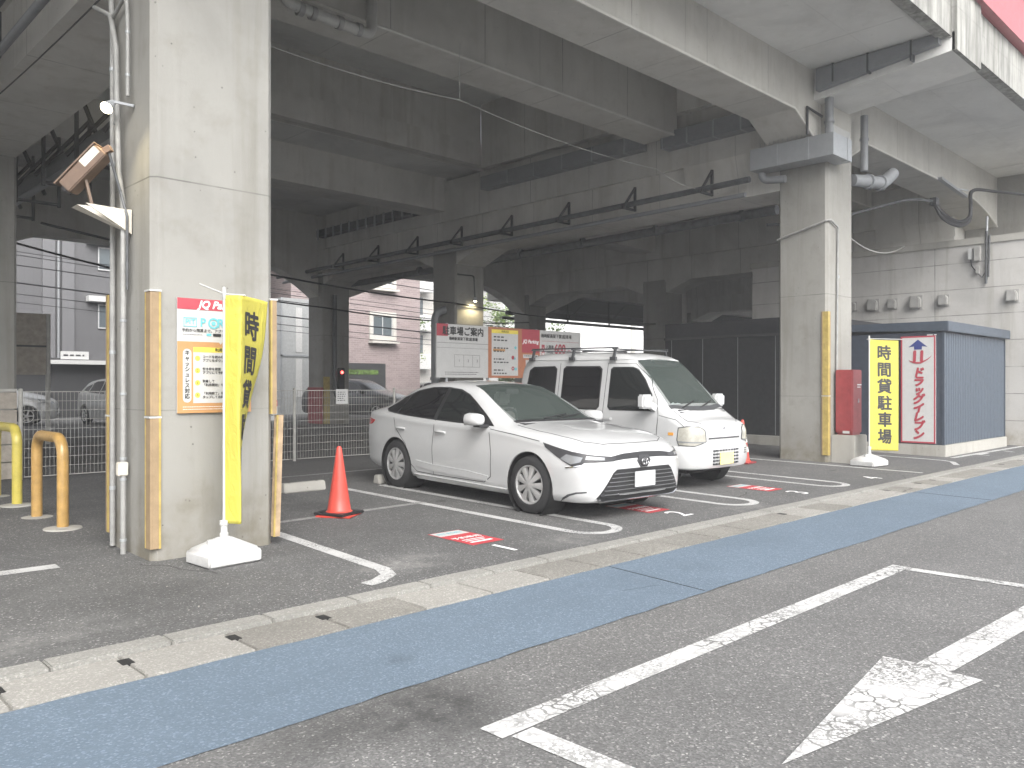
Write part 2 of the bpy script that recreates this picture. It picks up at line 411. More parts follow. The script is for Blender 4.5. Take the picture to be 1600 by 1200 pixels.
def link(me, name, parent=None, smooth=None):
    o = bpy.data.objects.new(name, me); COL.objects.link(o)
    if smooth:
        me.shade_smooth()
        me.set_sharp_from_angle(angle=R(smooth if smooth is not True else 40))
    if parent is not None:
        off = Vector((0, 0, 0)); p = parent
        while p is not None: off += p.location; p = p.parent
        if off.length > 0:
            me.transform(Matrix.Translation(-off))
        o.parent = parent
    me.update()
    return o
def tag(o, label=None, cat=None, group=None, kind=None):
    if label: o['label'] = label
    if cat: o['category'] = cat
    if group: o['group'] = group
    if kind: o['kind'] = kind
    return o
def thing(name, label, cat, loc=(0, 0, 0), group=None, rz=0):
    o = bpy.data.objects.new(name, None); COL.objects.link(o); o.empty_display_size = .2
    o.location = loc; o.rotation_euler = (0, 0, rz)
    return tag(o, label, cat, group)
def struct(o): o['kind'] = 'structure'; return o
def copy_tree(o, parent=None):
    c = o.copy(); COL.objects.link(c); c.parent = parent
    for ch in list(o.children): copy_tree(ch, c)
    return c
def text_mesh(body, size, bold=0.0, shear=0.0, sx=1.0, align='CENTER'):
    cu = bpy.data.curves.new('lettering', 'FONT'); cu.body = body; cu.size = size
    cu.align_x = align; cu.align_y = 'CENTER'; cu.shear = shear; cu.resolution_u = 3
    ob = bpy.data.objects.new('lettering', cu); COL.objects.link(ob)
    bpy.context.view_layer.update()
    me = bpy.data.meshes.new_from_object(ob.evaluated_get(bpy.context.evaluated_depsgraph_get()))
    vs = []; fs = []; n = len(me.vertices)
    ring = [(0, 0)] + ([(bold * cos(2 * pi * k / 6), bold * sin(2 * pi * k / 6)) for k in range(6)] if bold else [])
    for l, (dx, dy) in enumerate(ring):          # heavier strokes: slightly shifted copies, each a hair further out
        vs += [(v.co.x * sx + dx, v.co.y + dy, l) for v in me.vertices]; fs += [tuple(i + l * n for i in p.vertices) for p in me.polygons]
    COL.objects.unlink(ob); bpy.data.objects.remove(ob); bpy.data.curves.remove(cu); bpy.data.meshes.remove(me)
    return vs, fs
class Face:
    """a flat sign face: local (u,v) -> world, with a tiny step out per layer"""
    def __init__(s, o, u, v):
        s.o = Vector(o); s.u = Vector(u).normalized(); s.v = Vector(v).normalized(); s.n = s.u.cross(s.v)
    def p(s, a, b, k=0): return s.o + s.u * a + s.v * b + s.n * k
    def rect(s, mb, a0, a1, b0, b1, k=.004):
        mb.add([s.p(a0, b0, k), s.p(a1, b0, k), s.p(a1, b1, k), s.p(a0, b1, k)], [(0, 1, 2, 3)])
    def poly(s, mb, pts, k=.004): mb.add([s.p(a, b, k) for a, b in pts], [tuple(range(len(pts)))])
    def disc(s, mb, a, b, r, k=.004, r2=None, n=24):
        if r2 is None: s.poly(mb, [(a + r * cos(2 * pi * i / n), b + r * sin(2 * pi * i / n)) for i in range(n)], k)
        else:
            for i in range(n):
                t0, t1 = 2 * pi * i / n, 2 * pi * (i + 1) / n
                s.poly(mb, [(a + r2 * cos(t0), b + r2 * sin(t0)), (a + r * cos(t0), b + r * sin(t0)), (a + r * cos(t1), b + r * sin(t1)), (a + r2 * cos(t1), b + r2 * sin(t1))], k)
    def text(s, mb, body, a, b, size, k=.007, **kw):
        vs, fs = text_mesh(body, size, **kw)
        mb.add([s.p(x + a, y + b, k + l * .00025) for x, y, l in vs], fs)
    def board(s, mb, a0, a1, b0, b1, t=.02):
        q = [s.p(a, b, kk) for kk in (-t, 0) for a, b in ((a0, b0), (a1, b0), (a1, b1), (a0, b1))]
        mb.add(q, [(0, 3, 2, 1), (4, 5, 6, 7), (0, 1, 5, 4), (1, 2, 6, 5), (2, 3, 7, 6), (3, 0, 4, 7)])

# ============================================================ THE SETTING
def sheet(name, mat, x0, x1, y0, y1, z0, z1=None, nx=1, ny=1):
    """flat or y-sloped ground sheet"""
    z1 = z0 if z1 is None else z1
    mb = MB()
    mb.add([(x0, y0, z0), (x1, y0, z0), (x1, y1, z1), (x0, y1, z1)], [(0, 1, 2, 3)])
    return struct(mb.build(name, mat, fix=False))
sheet('ground', 'asphalt_road', -300, 300, -300, 300, -.12)
sheet('road', 'asphalt_road', -80, 120, -40, 3.10, 0)
# blue cycle lane with a slightly ragged edge towards the road
mb = MB(); xs = [-80 + i * 1.0 for i in range(75)] + [-5 + i * .12 for i in range(360)] + [38.2 + i for i in range(80)]
lo = [(x, 3.10 + random.uniform(-.008, .008), .004) for x in xs]; hi = [(x, 4.075 + random.uniform(-.006, .006), .004) for x in xs]
mb.add(lo + hi, [(i, i + 1, len(xs) + i + 1, len(xs) + i) for i in range(len(xs) - 1)])
struct(mb.build('cycle_lane', 'blue_lane', fix=False))
sheet('verge', 'gutter_grey', -80, 120, 3.08, 4.80, -.004)
mb = MB()
for x0 in (4.9, 11.3, 17.5, -1.2): mb.bar((x0, 3.12, .0055), (x0 + .12, 4.06, .0055), .006, .002)
struct(mb.build('lane_joint', 'dark_gap'))
# gutter covers: cream and grey slabs with a lifting slot, then the kerb stones
cream, grey, slot = MB(), MB(), MB()
x = -12.0 + .29; k = 0
while x < 45:
    L = .575
    is_cream = (0.2 < x < 1.9) or (3.0 < x < 4.1) or random.Random(int(x * 31)).random() < .36
    if 1.9 <= x < 2.95 or 4.1 < x < 5.0: is_cream = False
    (cream if is_cream else grey).box(x + .006, x + L - .006, 4.10, 4.485, -.05, .006 + .003 * random.random())
    if .2 < x < 1.9 or random.random() < .06:
        slot.box(x + L - .03, x + L + .03, 4.33, 4.42, -.03, .0105)
    x += L
struct(cream.build('gutter_slab', 'gutter_cream', bevel=.004)); struct(grey.build('gutter_slab', 'gutter_grey', bevel=.004))
struct(slot.build('gutter_slot', 'dark_gap'))
mb = MB(); x = -12.0
while x < 45:
    mb.box(x + .004, x + .996 * .6, 4.50, 4.665, -.05, .022 + .004 * random.random()); x += .6
struct(mb.build('kerb', 'kerb_stone', bevel=.008))
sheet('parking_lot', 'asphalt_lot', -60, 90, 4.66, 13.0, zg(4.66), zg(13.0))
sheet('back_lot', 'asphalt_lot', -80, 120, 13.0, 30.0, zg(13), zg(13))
sheet('street', 'asphalt_road', -120, 160, 30.0, 140.0, zg(13), zg(13))

# ---- painted markings (4 mm sheets)
def strip(mb, pts, w, z=None, off=.004, cap=False):
    pts = [Vector((p[0], p[1])) for p in pts]; L = []; Rr = []
    for i, p in enumerate(pts):
        a = pts[max(i - 1, 0)]; b = pts[min(i + 1, len(pts) - 1)]
        t = (b - a).normalized(); n = Vector((-t.y, t.x))
        L.append(p + n * w / 2); Rr.append(p - n * w / 2)
    zz = lambda q: (zg(q.y) if q.y > 4.66 else 0) + off
    vs = [(q.x, q.y, zz(q)) for q in L] + [(q.x, q.y, zz(q)) for q in Rr]; n = len(pts)
    mb.add(vs, [(n + i, n + i + 1, i + 1, i) for i in range(n - 1)])
def line_pts(a, b, n=12): return [(a[0] + (b[0] - a[0]) * i / n, a[1] + (b[1] - a[1]) * i / n) for i in range(n + 1)]
mb = MB()
strip(mb, line_pts((2.27, 2.45), (6.68, 2.47)), .135)
strip(mb, line_pts((2.375, 2.372), (2.44, -.8)), .125)
strip(mb, line_pts((6.61, 2.395), (6.70, -.8)), .11)
mb.add([(2.86, 1.49, .0045), (4.37, 1.24, .0045), (4.385, 1.385, .0045), (5.44, 1.325, .0045), (6.3, 1.28, .0045), (6.3, 1.465, .0045), (5.4, 1.505, .0045), (4.40, 1.552, .0045), (4.385, 1.715, .0045)],
       [(0, 1, 2, 7, 8), (2, 3, 6, 7), (3, 4, 5, 6)])
struct(mb.build('lane_marking', 'white_marking', fix=False))
def hairpin(cx, hw=.285, y_end=5.0, y_back=9.2):
    mb = MB()
    pts = line_pts((cx - hw, y_back), (cx - hw, y_end + hw))
    pts += [(cx - hw * cos(a), y_end + hw - hw * sin(a)) for a in [pi * i / 14 for i in range(1, 14)]]
    pts += line_pts((cx + hw, y_end + hw), (cx + hw, y_back))
    strip(mb, pts, .11)
    return struct(mb.build('stall_line', 'white_line', fix=False))
hairpin(6.21); hairpin(8.86); hairpin(11.42)
mb = MB()
strip(mb, line_pts((3.78, 7.05), (3.70, 5.45)) + [(3.69, 5.2), (3.62, 5.03), (3.45, 4.92), (3.33, 4.90)], .12)
struct(mb.build('stall_line', 'white_line', fix=False))
mb = MB(); strip(mb, line_pts((13.9, 7.9), (14.0, 4.85)), .11); struct(mb.build('stall_line', 'white_line', fix=False))
mb = MB(); strip(mb, line_pts((16.55, 6.75), (16.55, 5.6)) + [(16.5, 5.35), (16.35, 5.15), (15.8, 4.9)], .10); struct(mb.build('stall_line', 'white_line', fix=False))
mb = MB(); strip(mb, line_pts((17.2, 5.42), (21.7, 5.32)), .10); struct(mb.build('stall_line', 'white_line', fix=False))
mb = MB(); strip(mb, line_pts((18.4, 5.1), (18.4, 5.35)), .08); strip(mb, line_pts((19.7, 5.0), (19.9, 5.25)), .08)
strip(mb, line_pts((20.6, 4.95), (20.9, 5.05)), .08); strip(mb, line_pts((18.4, 5.3), (19.0, 5.3)), .08); struct(mb.build('stall_line', 'white_line', fix=False))
mb = MB(); strip(mb, line_pts((3.6, 7.5), (6.0, 7.62)), .10); strip(mb, line_pts((3.6, 10.75), (13.0, 10.85)), .10)
struct(mb.build('old_line', 'faint_line', fix=False))
mb = MB(); strip(mb, line_pts((-.6, 7.03), (1.9, 6.93)), .15); struct(mb.build('stall_line', 'white_line', fix=False))
# stall stickers and painted numbers
for n, cx in enumerate((4.98, 7.58, 10.22), 1):
    a = -R(2)
    F = Face((cx, 5.72, zg(5.72)), (1, 0, 0), (0, 1, SLOPE))
    red, wh, ink, tl = MB(), MB(), MB(), MB()
    F.rect(red, -.19, .19, -.32, .32, .004)
    F.rect(wh, -.175, .175, .14, .305, .0055)
    F.text(tl, 'PIT PORT', 0, .222, .072, .007, bold=.001)
    F.text(ink, '予約専用', 0, -.02, .085, .0055, bold=.002)
    F.rect(ink, -.13, .13, -.115, -.095, .0055); F.rect(ink, -.13, .10, -.165, -.145, .0055); F.rect(ink, -.13, .13, -.24, -.2, .0055)
    st = red.build('stall_sticker', 'red_sticker', fix=False); struct(st)
    wh.build('sticker_band', 'sign_white', st, fix=False); ink.build('sticker_lettering', 'ink_white', st, fix=False)
    tl.build('sticker_title', 'sign_teal', st, fix=False)
for n, (cx, cy) in enumerate(((4.93, 5.13), (7.60, 5.16), (10.24, 5.09), (12.66, 5.11)), 1):
    F = Face((cx, cy, zg(cy)), (1, 0, 0), (0, 1, SLOPE)); mb = MB()
    F.text(mb, str(n), 0, 0, .42, .005, bold=.002)
    struct(mb.build('stall_number', 'ink_white', fix=False))

# ============================================================ RAILWAY VIADUCT
ROWS = [(-6.6, -5.56), (2.48, 3.52), (14.37, 15.42), (24.05, 25.1), (35.9, 36.95), (47.6, 48.65)]   # column x
FRONT_Y = (6.60, 7.55)
via = thing('railway_viaduct', 'grey concrete railway viaduct on square columns spanning over the car park', 'viaduct', (14.9, 12, 0))
def column(name, x0, x1, y0, y1, z1, parent, mat='concrete_column', ch=.045):
    mb = MB(); c = ch
    pts = [(x0 + c, y0), (x1 - c, y0), (x1, y0 + c), (x1, y1 - c), (x1 - c, y1), (x0 + c, y1), (x0, y1 - c), (x0, y0 + c)]
    mb.prism(pts, -.05, z1)
    return mb.build(name, mat, parent)
cols = {}
for i, (x0, x1) in enumerate(ROWS):
    if i == 3: fx0, fx1 = 24.9, 26.5
    else: fx0, fx1 = x0, x1
    cols[i, 0] = column('column', fx0, fx1, 4.9 if i == 3 else FRONT_Y[0], FRONT_Y[1], 7.03 if i == 3 else 5.72, via)
    for j, (y0, y1) in enumerate(((16.9, 17.9), (23.65, 24.55)), 1):
        if i == 1 and j == 1: y0, y1 = 15.0, 16.0
        cols[i, j] = column('column', x0, x1, y0, y1, 5.14, via)
# cross beams: sit over the columns, with a wider ledge band near the front column
for i, (x0, x1) in enumerate(ROWS):
    mb = MB()
    mb.box(x0 + .02, x1 - .02, 7.53, 26.2, 5.08, 5.88)
    mb.box(x0 - .10, x1 + .10, 7.50, 26.2, 5.88, 6.95)
    # slope from ledge into the lower band close to the columns
    for ya, yb in ((7.5, 9.6),):
        mb.add([(x0 - .10, ya, 5.879), (x0 + .02, ya, 5.45), (x0 + .02, yb, 5.45), (x0 - .10, yb, 5.879), (x0 + .1, ya, 5.879), (x0 + .1, yb, 5.879)],
               [(0, 1, 2, 3), (0, 4, 1), (3, 2, 5)])
    # haunches under the beam where it meets the rear columns
    for yc0, yc1 in ((16.9, 17.9), (23.65, 24.55)):
        mb.prism([(yc0 - 1.0, 5.081), (yc0 - .001, 4.70), (yc0 - .001, 5.081)], x0 + .021, x1 - .021, 'X')
        mb.prism([(yc1 + 1.0, 5.081), (yc1 + .001, 4.70), (yc1 + .001, 5.081)], x0 + .021, x1 - .021, 'X')
    mb.build('cross_beam', 'concrete_cross', via)
# long beams, with haunches at the columns
def long_beam(i0, i1, y0, y1, zb, zt, hz=None, hl=1.0, hr=None, mat='concrete_beam'):
    a, b = ROWS[i0][1], ROWS[i1][0]
    if i1 == 3 and y0 < 8: b = 24.9
    if i0 == 3 and y0 < 8: a = 26.5
    hr = hr or hl
    if hz is None: pts = [(a, zb), (b, zb), (b, zt), (a, zt)]
    else:
        pts = [(a, hz), (a + hl, zb)]
        if hr > 1.5:
            for k in range(11):
                t = k / 10; pts.append((b - hr + hr * t, zb - (zb - hz) * t * t))
        else: pts += [(b - hr, zb), (b, hz)]
        pts += [(b, zt), (a, zt)]
    mb = MB(); mb.prism(pts, y0, y1, 'Y')
    e = mb.build('long_beam', mat, via, bevel=0)
    return e
for i in range(len(ROWS) - 1):
    long_beam(i, i + 1, 6.72, 7.60, 6.20, 8.58, 5.71, 1.0, 2.9 if i == 2 else 1.0)
    a, b = ROWS[i][1] + .22, ROWS[i + 1][0] - .28
    mb = MB(); mb.box(a, b, 9.62, 10.45, 6.50, 8.58); mb.build('long_beam', 'concrete_beam', via)
    for xe in (ROWS[i][1] + .14, ROWS[i + 1][0] - .3):
        mb = MB(); mb.box(xe, xe + .16, 7.62, 15.55, 6.96, 8.579); mb.build('end_wall', 'concrete_cross', via)
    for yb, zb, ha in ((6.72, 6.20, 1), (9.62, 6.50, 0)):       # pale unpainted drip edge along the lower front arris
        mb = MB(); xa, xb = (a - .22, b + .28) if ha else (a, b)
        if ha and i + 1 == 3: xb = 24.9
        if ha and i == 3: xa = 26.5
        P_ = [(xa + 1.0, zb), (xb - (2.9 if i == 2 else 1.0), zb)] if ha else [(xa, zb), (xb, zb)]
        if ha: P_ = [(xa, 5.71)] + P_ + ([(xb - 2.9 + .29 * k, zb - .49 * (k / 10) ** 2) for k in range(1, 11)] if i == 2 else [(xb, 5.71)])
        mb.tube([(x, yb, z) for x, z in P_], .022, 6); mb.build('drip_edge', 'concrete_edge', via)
    long_beam(i, i + 1, 17.25, 18.1, 6.15, 7.05, mat='concrete_cross')
    long_beam(i, i + 1, 23.9, 24.5, 5.35, 7.05, 4.35, 2.6, 2.6, 'concrete_cross')
    # fascia of the rear deck: two steps
    mb = MB(); a, b = ROWS[i][0] + .2, ROWS[i + 1][0] - .15
    mb.box(a, b, 15.72, 16.1, 7.60, 8.579); mb.box(a, b, 15.62, 16.0, 7.05, 7.60)
    mb.build('rear_fascia', 'concrete_cross', via)
X0, X1 = -6.6, 49.5  # unseen left end cut short so skylight fills the under-deck
mb = MB(); mb.box(X0, X1, 6.72, 16.1, 8.58, 9.3); mb.build('deck_slab', 'concrete_slab', via)
mb = MB(); mb.box(X0, X1, 16.001, 26.3, 7.04, 7.59); mb.build('rear_deck_slab', 'concrete_slab', via)
# front cantilever slab, split at the expansion joint over each cross beam
for i in range(len(ROWS) - 1):
    a = ROWS[i][0] - .30 if i else X0; b = ROWS[i + 1][0] - .34
    mb = MB(); mb.box(a, b, 4.64, 6.72, 7.03, 7.55); mb.build('cantilever_slab', 'concrete_slab', via)
    mb = MB(); mb.box(a, b, 4.44, 4.64, 6.95, 7.78); mb.build('fascia', 'concrete_fascia', via)
mb = MB(); mb.box(ROWS[-1][0] - .3, X1, 4.64, 6.72, 7.03, 7.55); mb.build('cantilever_slab', 'concrete_slab', via)
# cantilever brackets over the columns
for i in (1, 2, 4):
    x0, x1 = ROWS[i]
    mb = MB()
    mb.prism([(4.52, 6.73), (6.60, 6.52), (6.60, 5.4), (6.74, 5.4), (6.74, 7.03), (4.52, 7.03)], x0 - .02, x1 - .01, 'X') if False else \
        mb.prism([(4.40, 6.74), (6.72, 6.50), (6.72, 7.029), (4.40, 7.029)], x0 - .28, x1 - .12, 'X')
    mb.build('cantilever_bracket', 'concrete_slab', via)
    mb = MB(); mb.box(x0 - .28, x1 - .12, 4.37, 4.44, 6.735, 7.86); mb.build('bracket_end', 'concrete_fascia', via)
    mb = MB(); mb.box(x0 + .02, x1 - .02, 6.62, 7.5, 5.70, 6.56); mb.build('column_head', 'concrete_beam', via)
# red edge wall above the fascia
mb = MB(); mb.box(X0, X1, 4.28, 4.42, 7.80, 8.66); mb.build('edge_wall', 'red_band', via)
mb = MB(); mb.box(X0, X1, 4.42, 4.6, 7.79, 8.55); mb.box(X0, X1, 4.2, 4.44, 8.66, 8.72); mb.build('edge_wall_cap', 'red_band', via)

# ---- corner guards screwed to the columns
def guard(col, x, y, z0, z1, w=.085, t=.02, mats=('guard_tan', 'guard_yellow'), tilt=0):
    mb = MB()
    mb.cur = 0; mb.box(x - t, x - .001, y - t, y + w, z0, z1); mb.box(x - .0005, x + w * .55, y - t - .001, y - .001, z0, z1)
    mb.cur = 1; mb.box(x + w * .555, x + w * .75, y - t - .003, y - .001, z0, z1); mb.box(x - t - .003, x - t - .0005, y + w * .8, y + w, z0, z1)
    o = mb.build('corner_guard', list(mats), col)
    b = MB(); b.box(x - t - .006, x + w * .8, y - t - .006, y + w + .004, z1, z1 + .014)
    b.cur = 1
    return o, b
def guard_band(col, b): b.build('guard_band', 'sign_white', col)
c = cols[1, 0]
for z0, z1 in ((.13, 1.16), (1.18, 2.16)):
    o, b = guard(c, 2.48, 6.60, z0, z1); guard_band(c, b)
mb = MB()   # right-hand corner of the nearest column: a good strip above, a loose wooden one below
mb.cur = 0; mb.box(3.49, 3.54, 6.575, 6.62, 1.17, 2.16); mb.box(3.52, 3.545, 6.60, 6.68, 1.17, 2.16); mb.cur = 1; mb.box(3.485, 3.497, 6.57, 6.6, 1.17, 2.16)
mb.build('corner_guard', ['guard_tan', 'guard_yellow'], c)
mb = MB(); mb.cur = 0; mb.bar((3.535, 6.59, .10), (3.575, 6.60, 1.16), .06, .05); mb.cur = 1; mb.bar((3.51, 6.565, .10), (3.545, 6.57, 1.16), .012, .014)
mb.build('corner_guard', ['guard_wood', 'guard_yellow'], c)
mb = MB(); mb.box(3.48, 3.55, 6.57, 6.69, 2.16, 2.175); mb.build('guard_band', 'sign_white', c)
mb = MB(); mb.cur = 0; mb.box(2.455, 2.50, 7.47, 7.575, .15, 2.2); mb.cur = 1; mb.box(2.45, 2.457, 7.50, 7.53, .15, 2.2); mb.build('corner_guard', ['guard_tan', 'guard_yellow'], c)
mb = MB(); mb.box(2.448, 2.5, 7.46, 7.58, 1.15, 1.165); mb.build('guard_band', 'sign_white', c)
c = cols[2, 0]
for z0, z1 in ((.16, 1.22), (1.24, 2.75)):
    o, b = guard(c, 14.37, 6.60, z0, z1, w=.10, mats=('guard_yellow', 'guard_tan'))
    if z0 < 1: guard_band(c, b)
# red and yellow strips on the far column behind the fence
c = cols[2, 2]
mb = MB(); mb.box(14.33, 14.37, 23.6, 24.5, .15, 1.35); mb.build('corner_guard', 'fire_red', c)
mb = MB(); mb.box(14.4, 14.62, 23.6, 23.64, .15, 1.7); mb.build('corner_guard', 'guard_yellow', c)

# ============================================================ STATION BUILDING, SHED, BLACK WALL
XW = 21.84
b = thing('station_building', 'pale panelled station building wall below the viaduct with grooves', 'building', (XW, 8, 0))
mb = MB(); mb.box(XW, XW + 14, 4.95, 12.3, -.02, 4.82); mb.build('wall', 'concrete_wall', b)
mb = MB(); mb.box(XW - .04, XW + 14.05, 4.9, 12.35, 4.82, 4.98); mb.build('coping', 'concrete_block', b)
b = thing('black_wall', 'matt black steel panel wall beside the white van', 'wall', (17.2, 10, zg(10)))
mb = MB(); mb.box(17.2, 17.3, 8.2, 12.1, .28, 2.95); mb.build('panel', 'wall_black', b)
mb = MB()
mb.box(17.15, 17.198, 8.2, 12.1, 2.55, 2.60); mb.build('rail', 'bracket_dark', b)
for y in (9.1, 10.05, 11.0, 11.9):
    mb = MB(); mb.box(17.192, 17.199, y, y + .012, .3, 2.54); mb.build('joint_strip', 'steel_grey', b)
mb = MB(); mb.box(17.1, 17.4, 8.1, 12.2, .0, .28); mb.build('plinth', 'concrete_block', b)
mb = MB(); mb.box(17.31, 21.8, 12.05, 12.1, .1, 2.94); mb.box(17.31, 21.8, 8.1, 8.195, .1, 2.94); mb.build('return_panel', 'wall_black', b)

b = thing('storage_shed', 'navy blue corrugated metal storage shed on a concrete base', 'shed', (19.3, 6.6, zg(6)))
sx0, sx1, sy0, sy1 = 17.32, 21.35, 5.60, 8.0
mb = MB(); mb.box(sx0 - .03, sx1 + .03, sy0 - .03, sy1, -.02, .24); mb.build('base', 'concrete_block', b, bevel=.01)
mb = MB(); mb.box(sx0, sx1 - .02, sy0 + .03, sy1, .24, 2.48); mb.build('wall', 'shed_navy', b)
mb = MB(); n = 38                                   # corrugated long side
for k in range(n):
    xa = sx0 + .03 + (sx1 - sx0 - .06) * k / n; wd = (sx1 - sx0 - .06) / n
    mb.add([(xa, sy0 + .028, .25), (xa + wd * .3, sy0 + .006, .25), (xa + wd * .7, sy0 + .006, .25), (xa + wd, sy0 + .028, .25),
            (xa, sy0 + .028, 2.47), (xa + wd * .3, sy0 + .006, 2.47), (xa + wd * .7, sy0 + .006, 2.47), (xa + wd, sy0 + .028, 2.47)],
           [(0, 1, 5, 4), (1, 2, 6, 5), (2, 3, 7, 6)])
mb.build('corrugated_side', 'shed_side', b, fix=False)
mb = MB(); mb.box(sx0 - .012, sx0 + .04, sy0 - .006, sy0 + .04, .24, 2.48); mb.box(sx1 - .03, sx1, sy0 - .006, sy0 + .04, .24, 2.48); mb.build('corner_trim', 'shed_roof', b)
mb = MB(); mb.prism([(sy0 - .09, 2.48), (sy1, 2.56), (sy1, 2.70), (sy0 - .09, 2.68)], sx0 - .06, sx1 + .08, 'X'); mb.build('roof', 'shed_roof', b, bevel=.012)
mb = MB(); F = Face((sx0, 5.9, 2.42), (0, -1, 0), (0, 0, 1)); F.rect(mb, -.02, .09, -.008, .008, .004); F.rect(mb, .11, .16, -.008, .008, .004); mb.build('maker_mark', 'ink_white', b, fix=False)
# shop direction sign on the shed
F = Face((sx0 - .03, 6.08, 1.335), (0, -1, 0), (0, 0, 1))
b = thing('shop_sign', 'tall white shop sign with red border, blue arrow and red katakana on the shed', 'sign', (sx0 - .03, 6.08, .25))
mb = MB(); F.board(mb, -.33, .33, -1.07, 1.07, .025); mb.build('panel', 'sign_white', b)
mb = MB(); t = .03
F.rect(mb, -.33, .33, 1.07 - t, 1.07, .003); F.rect(mb, -.33, .33, -1.07, -1.07 + t, .003); F.rect(mb, -.33, -.33 + t, -1.07 + t, 1.07 - t, .003); F.rect(mb, .33 - t, .33, -1.07 + t, 1.07 - t, .003)
mb.build('border', 'sign_red', b, fix=False)
mb = MB(); F.poly(mb, [(-.18, .85), (-.075, .865), (-.075, .80), (.075, .80), (.075, .865), (.18, .85), (0, 1.0)]); mb.build('arrow', 'sign_blue', b, fix=False)
mb = MB()
F.text(mb, '11', .0, .655, .30, bold=.016, shear=.05, sx=.9)
pa = []
for k in range(19):
    a = pi * (1.02 + .95 * k / 18); pa.append((.02 + .19 * cos(a) + (.05 if k > 12 else 0) * (k - 12) / 6, .60 + .085 * sin(a) + max(0, k - 10) * .011))
pb = [(p[0] + .0, p[1] + .032 * sin(pi * i / 18) + .004) for i, p in enumerate(pa)]
for i in range(18): F.poly(mb, [pa[i], pa[i + 1], pb[i + 1], pb[i]], .006)
for i, ch in enumerate('ドラッグイレブン'):
    F.text(mb, ch, .0 if ch != 'ッ' else .01, .33 - i * .178, .215 if ch != 'ッ' else .20, bold=.0125, shear=.22)
mb.build('lettering', 'sign_red', b, fix=False)

# ---- vent hoods on the station wall
vent = None
VL = ['small round vent hood on the pale wall closest to the concrete column', 'wide vent hood on the pale wall, second from the concrete column',
      'small round vent hood on the pale wall in the middle of the row of five', 'wide vent hood on the pale wall, fourth from the concrete column',
      'small vent hood just past the vertical groove of the pale wall', 'lone vent hood far right above the shed roof']
for i, (y, s) in enumerate(((9.33, .9), (8.79, 1.15), (8.3, .95), (7.72, 1.2), (7.07, 1.0), (5.575, 1.05))):
    if vent is None:
        vent = thing('vent_hood', VL[0], 'vent', (0, 0, 0), 'vent hoods on the station wall')
        mb = MB(); prof = []
        pts = [(-.11, -.13), (.11, -.13), (.11, .04), (.08, .11), (.03, .13), (-.03, .13), (-.08, .11), (-.11, .04)]
        mb.prism(pts, -.13, .0, 'X'); mb.build('hood', 'vent_grey', vent, bevel=.02)
        mb = MB(); mb.box(-.02, -.001, -.13, .13, -.15, .14); mb.build('flange', 'vent_grey', vent)
        v = vent
    else: v = copy_tree(vent)
    v.location = (XW, y, 3.52); v.scale = (s, s, s); v['label'] = VL[i]
# meter boxes and riser on the wall
b = thing('meter_set', 'grey meter boxes and black cable riser fixed high on the pale wall', 'meter box', (XW, 6.2, 4.1))
mb = MB(); mb.box(XW - .12, XW - .04, 6.40, 6.50, 4.45, 4.72); mb.build('meter', 'sign_white', b, bevel=.01)
mb = MB(); mb.box(XW - .16, XW - .04, 6.22, 6.36, 4.40, 4.76); mb.build('meter', 'vent_grey', b, bevel=.01)
mb = MB(); mb.box(XW - .10, XW - .02, 6.25, 6.34, 4.1, 4.28); mb.build('junction_box', 'vent_grey', b, bevel=.01)
mb = MB(); mb.tube([(XW - .05, 6.12, 3.85), (XW - .05, 6.10, 5.15)], .03); mb.tube([(XW - .07, 6.06, 4.0), (XW - .06, 6.04, 5.0)], .02); mb.build('riser', 'pipe_dark', b)
mb = MB(); mb.tube([(XW - .06, 6.1, 5.1), (XW - .06, 6.09, 5.45)], .025); mb.build('mast', 'galvanised', b)
mb = MB(); mb.tube([(XW - .05, 6.45, 4.45), (XW - .05, 6.43, 4.3), (XW - .06, 6.3, 4.12), (XW - .06, 6.2, 4.0), (XW - .05, 6.12, 4.15)], .012); mb.build('cable', 'cable_black', b)

# ============================================================ GUTTERS, PIPES, BRACKETS, WIRES UNDER THE VIADUCT
def gutter(label, boxes, mat='steel_grey', straps=()):
    g = thing('drain_gutter', label, 'gutter', (boxes[0][0], boxes[0][2], boxes[0][4]), 'sheet metal drain gutters under the deck joints')
    mb = MB()
    for bx in boxes: mb.box(*bx)
    mb.build('trough', mat, g)
    for bx in straps:
        mb = MB(); mb.box(*bx); mb.build('strap', 'galvanised', g)
    return g
gutter('long grey gutter along the cross beam in the middle of the ceiling', [(14.0, 14.26, 10.5, 15.5, 6.40, 6.72)],
       straps=[(13.99, 14.27, 10.9 + .9 * k, 10.93 + .9 * k, 6.39, 6.73) for k in range(5)])
gutter('short grey gutter with pointed spikes between the two front beams', [(13.98, 14.26, 7.9, 9.95, 6.28, 6.60)],
       straps=[(13.97, 14.27, 8.1 + .6 * k, 8.13 + .6 * k, 6.27, 6.61) for k in range(4)])
g = gutter('square grey drain box with bird spikes wrapped round the column head', [(13.95, 14.35, 6.585, 7.9, 5.44, 5.83), (14.35, 14.70, 6.30, 6.598, 5.44, 5.83), (13.95, 14.351, 6.30, 6.586, 5.44, 5.83)], 'galvanised',
       straps=[(13.94, 14.3, 6.75, 6.80, 5.43, 5.84), (13.94, 14.3, 7.35, 7.40, 5.43, 5.84), (14.5, 14.53, 6.29, 6.4, 5.43, 5.84)])
mb = MB()
for k in range(16): mb.bar((13.97 + .045 * k, 6.33, 5.83), (13.97 + .045 * k + .01, 6.32, 5.96), .006)
for k in range(16): mb.bar((13.97, 6.35 + .09 * k, 5.83), (13.96, 6.35 + .09 * k, 5.92), .006)
mb.build('bird_spike', 'galvanised', g)
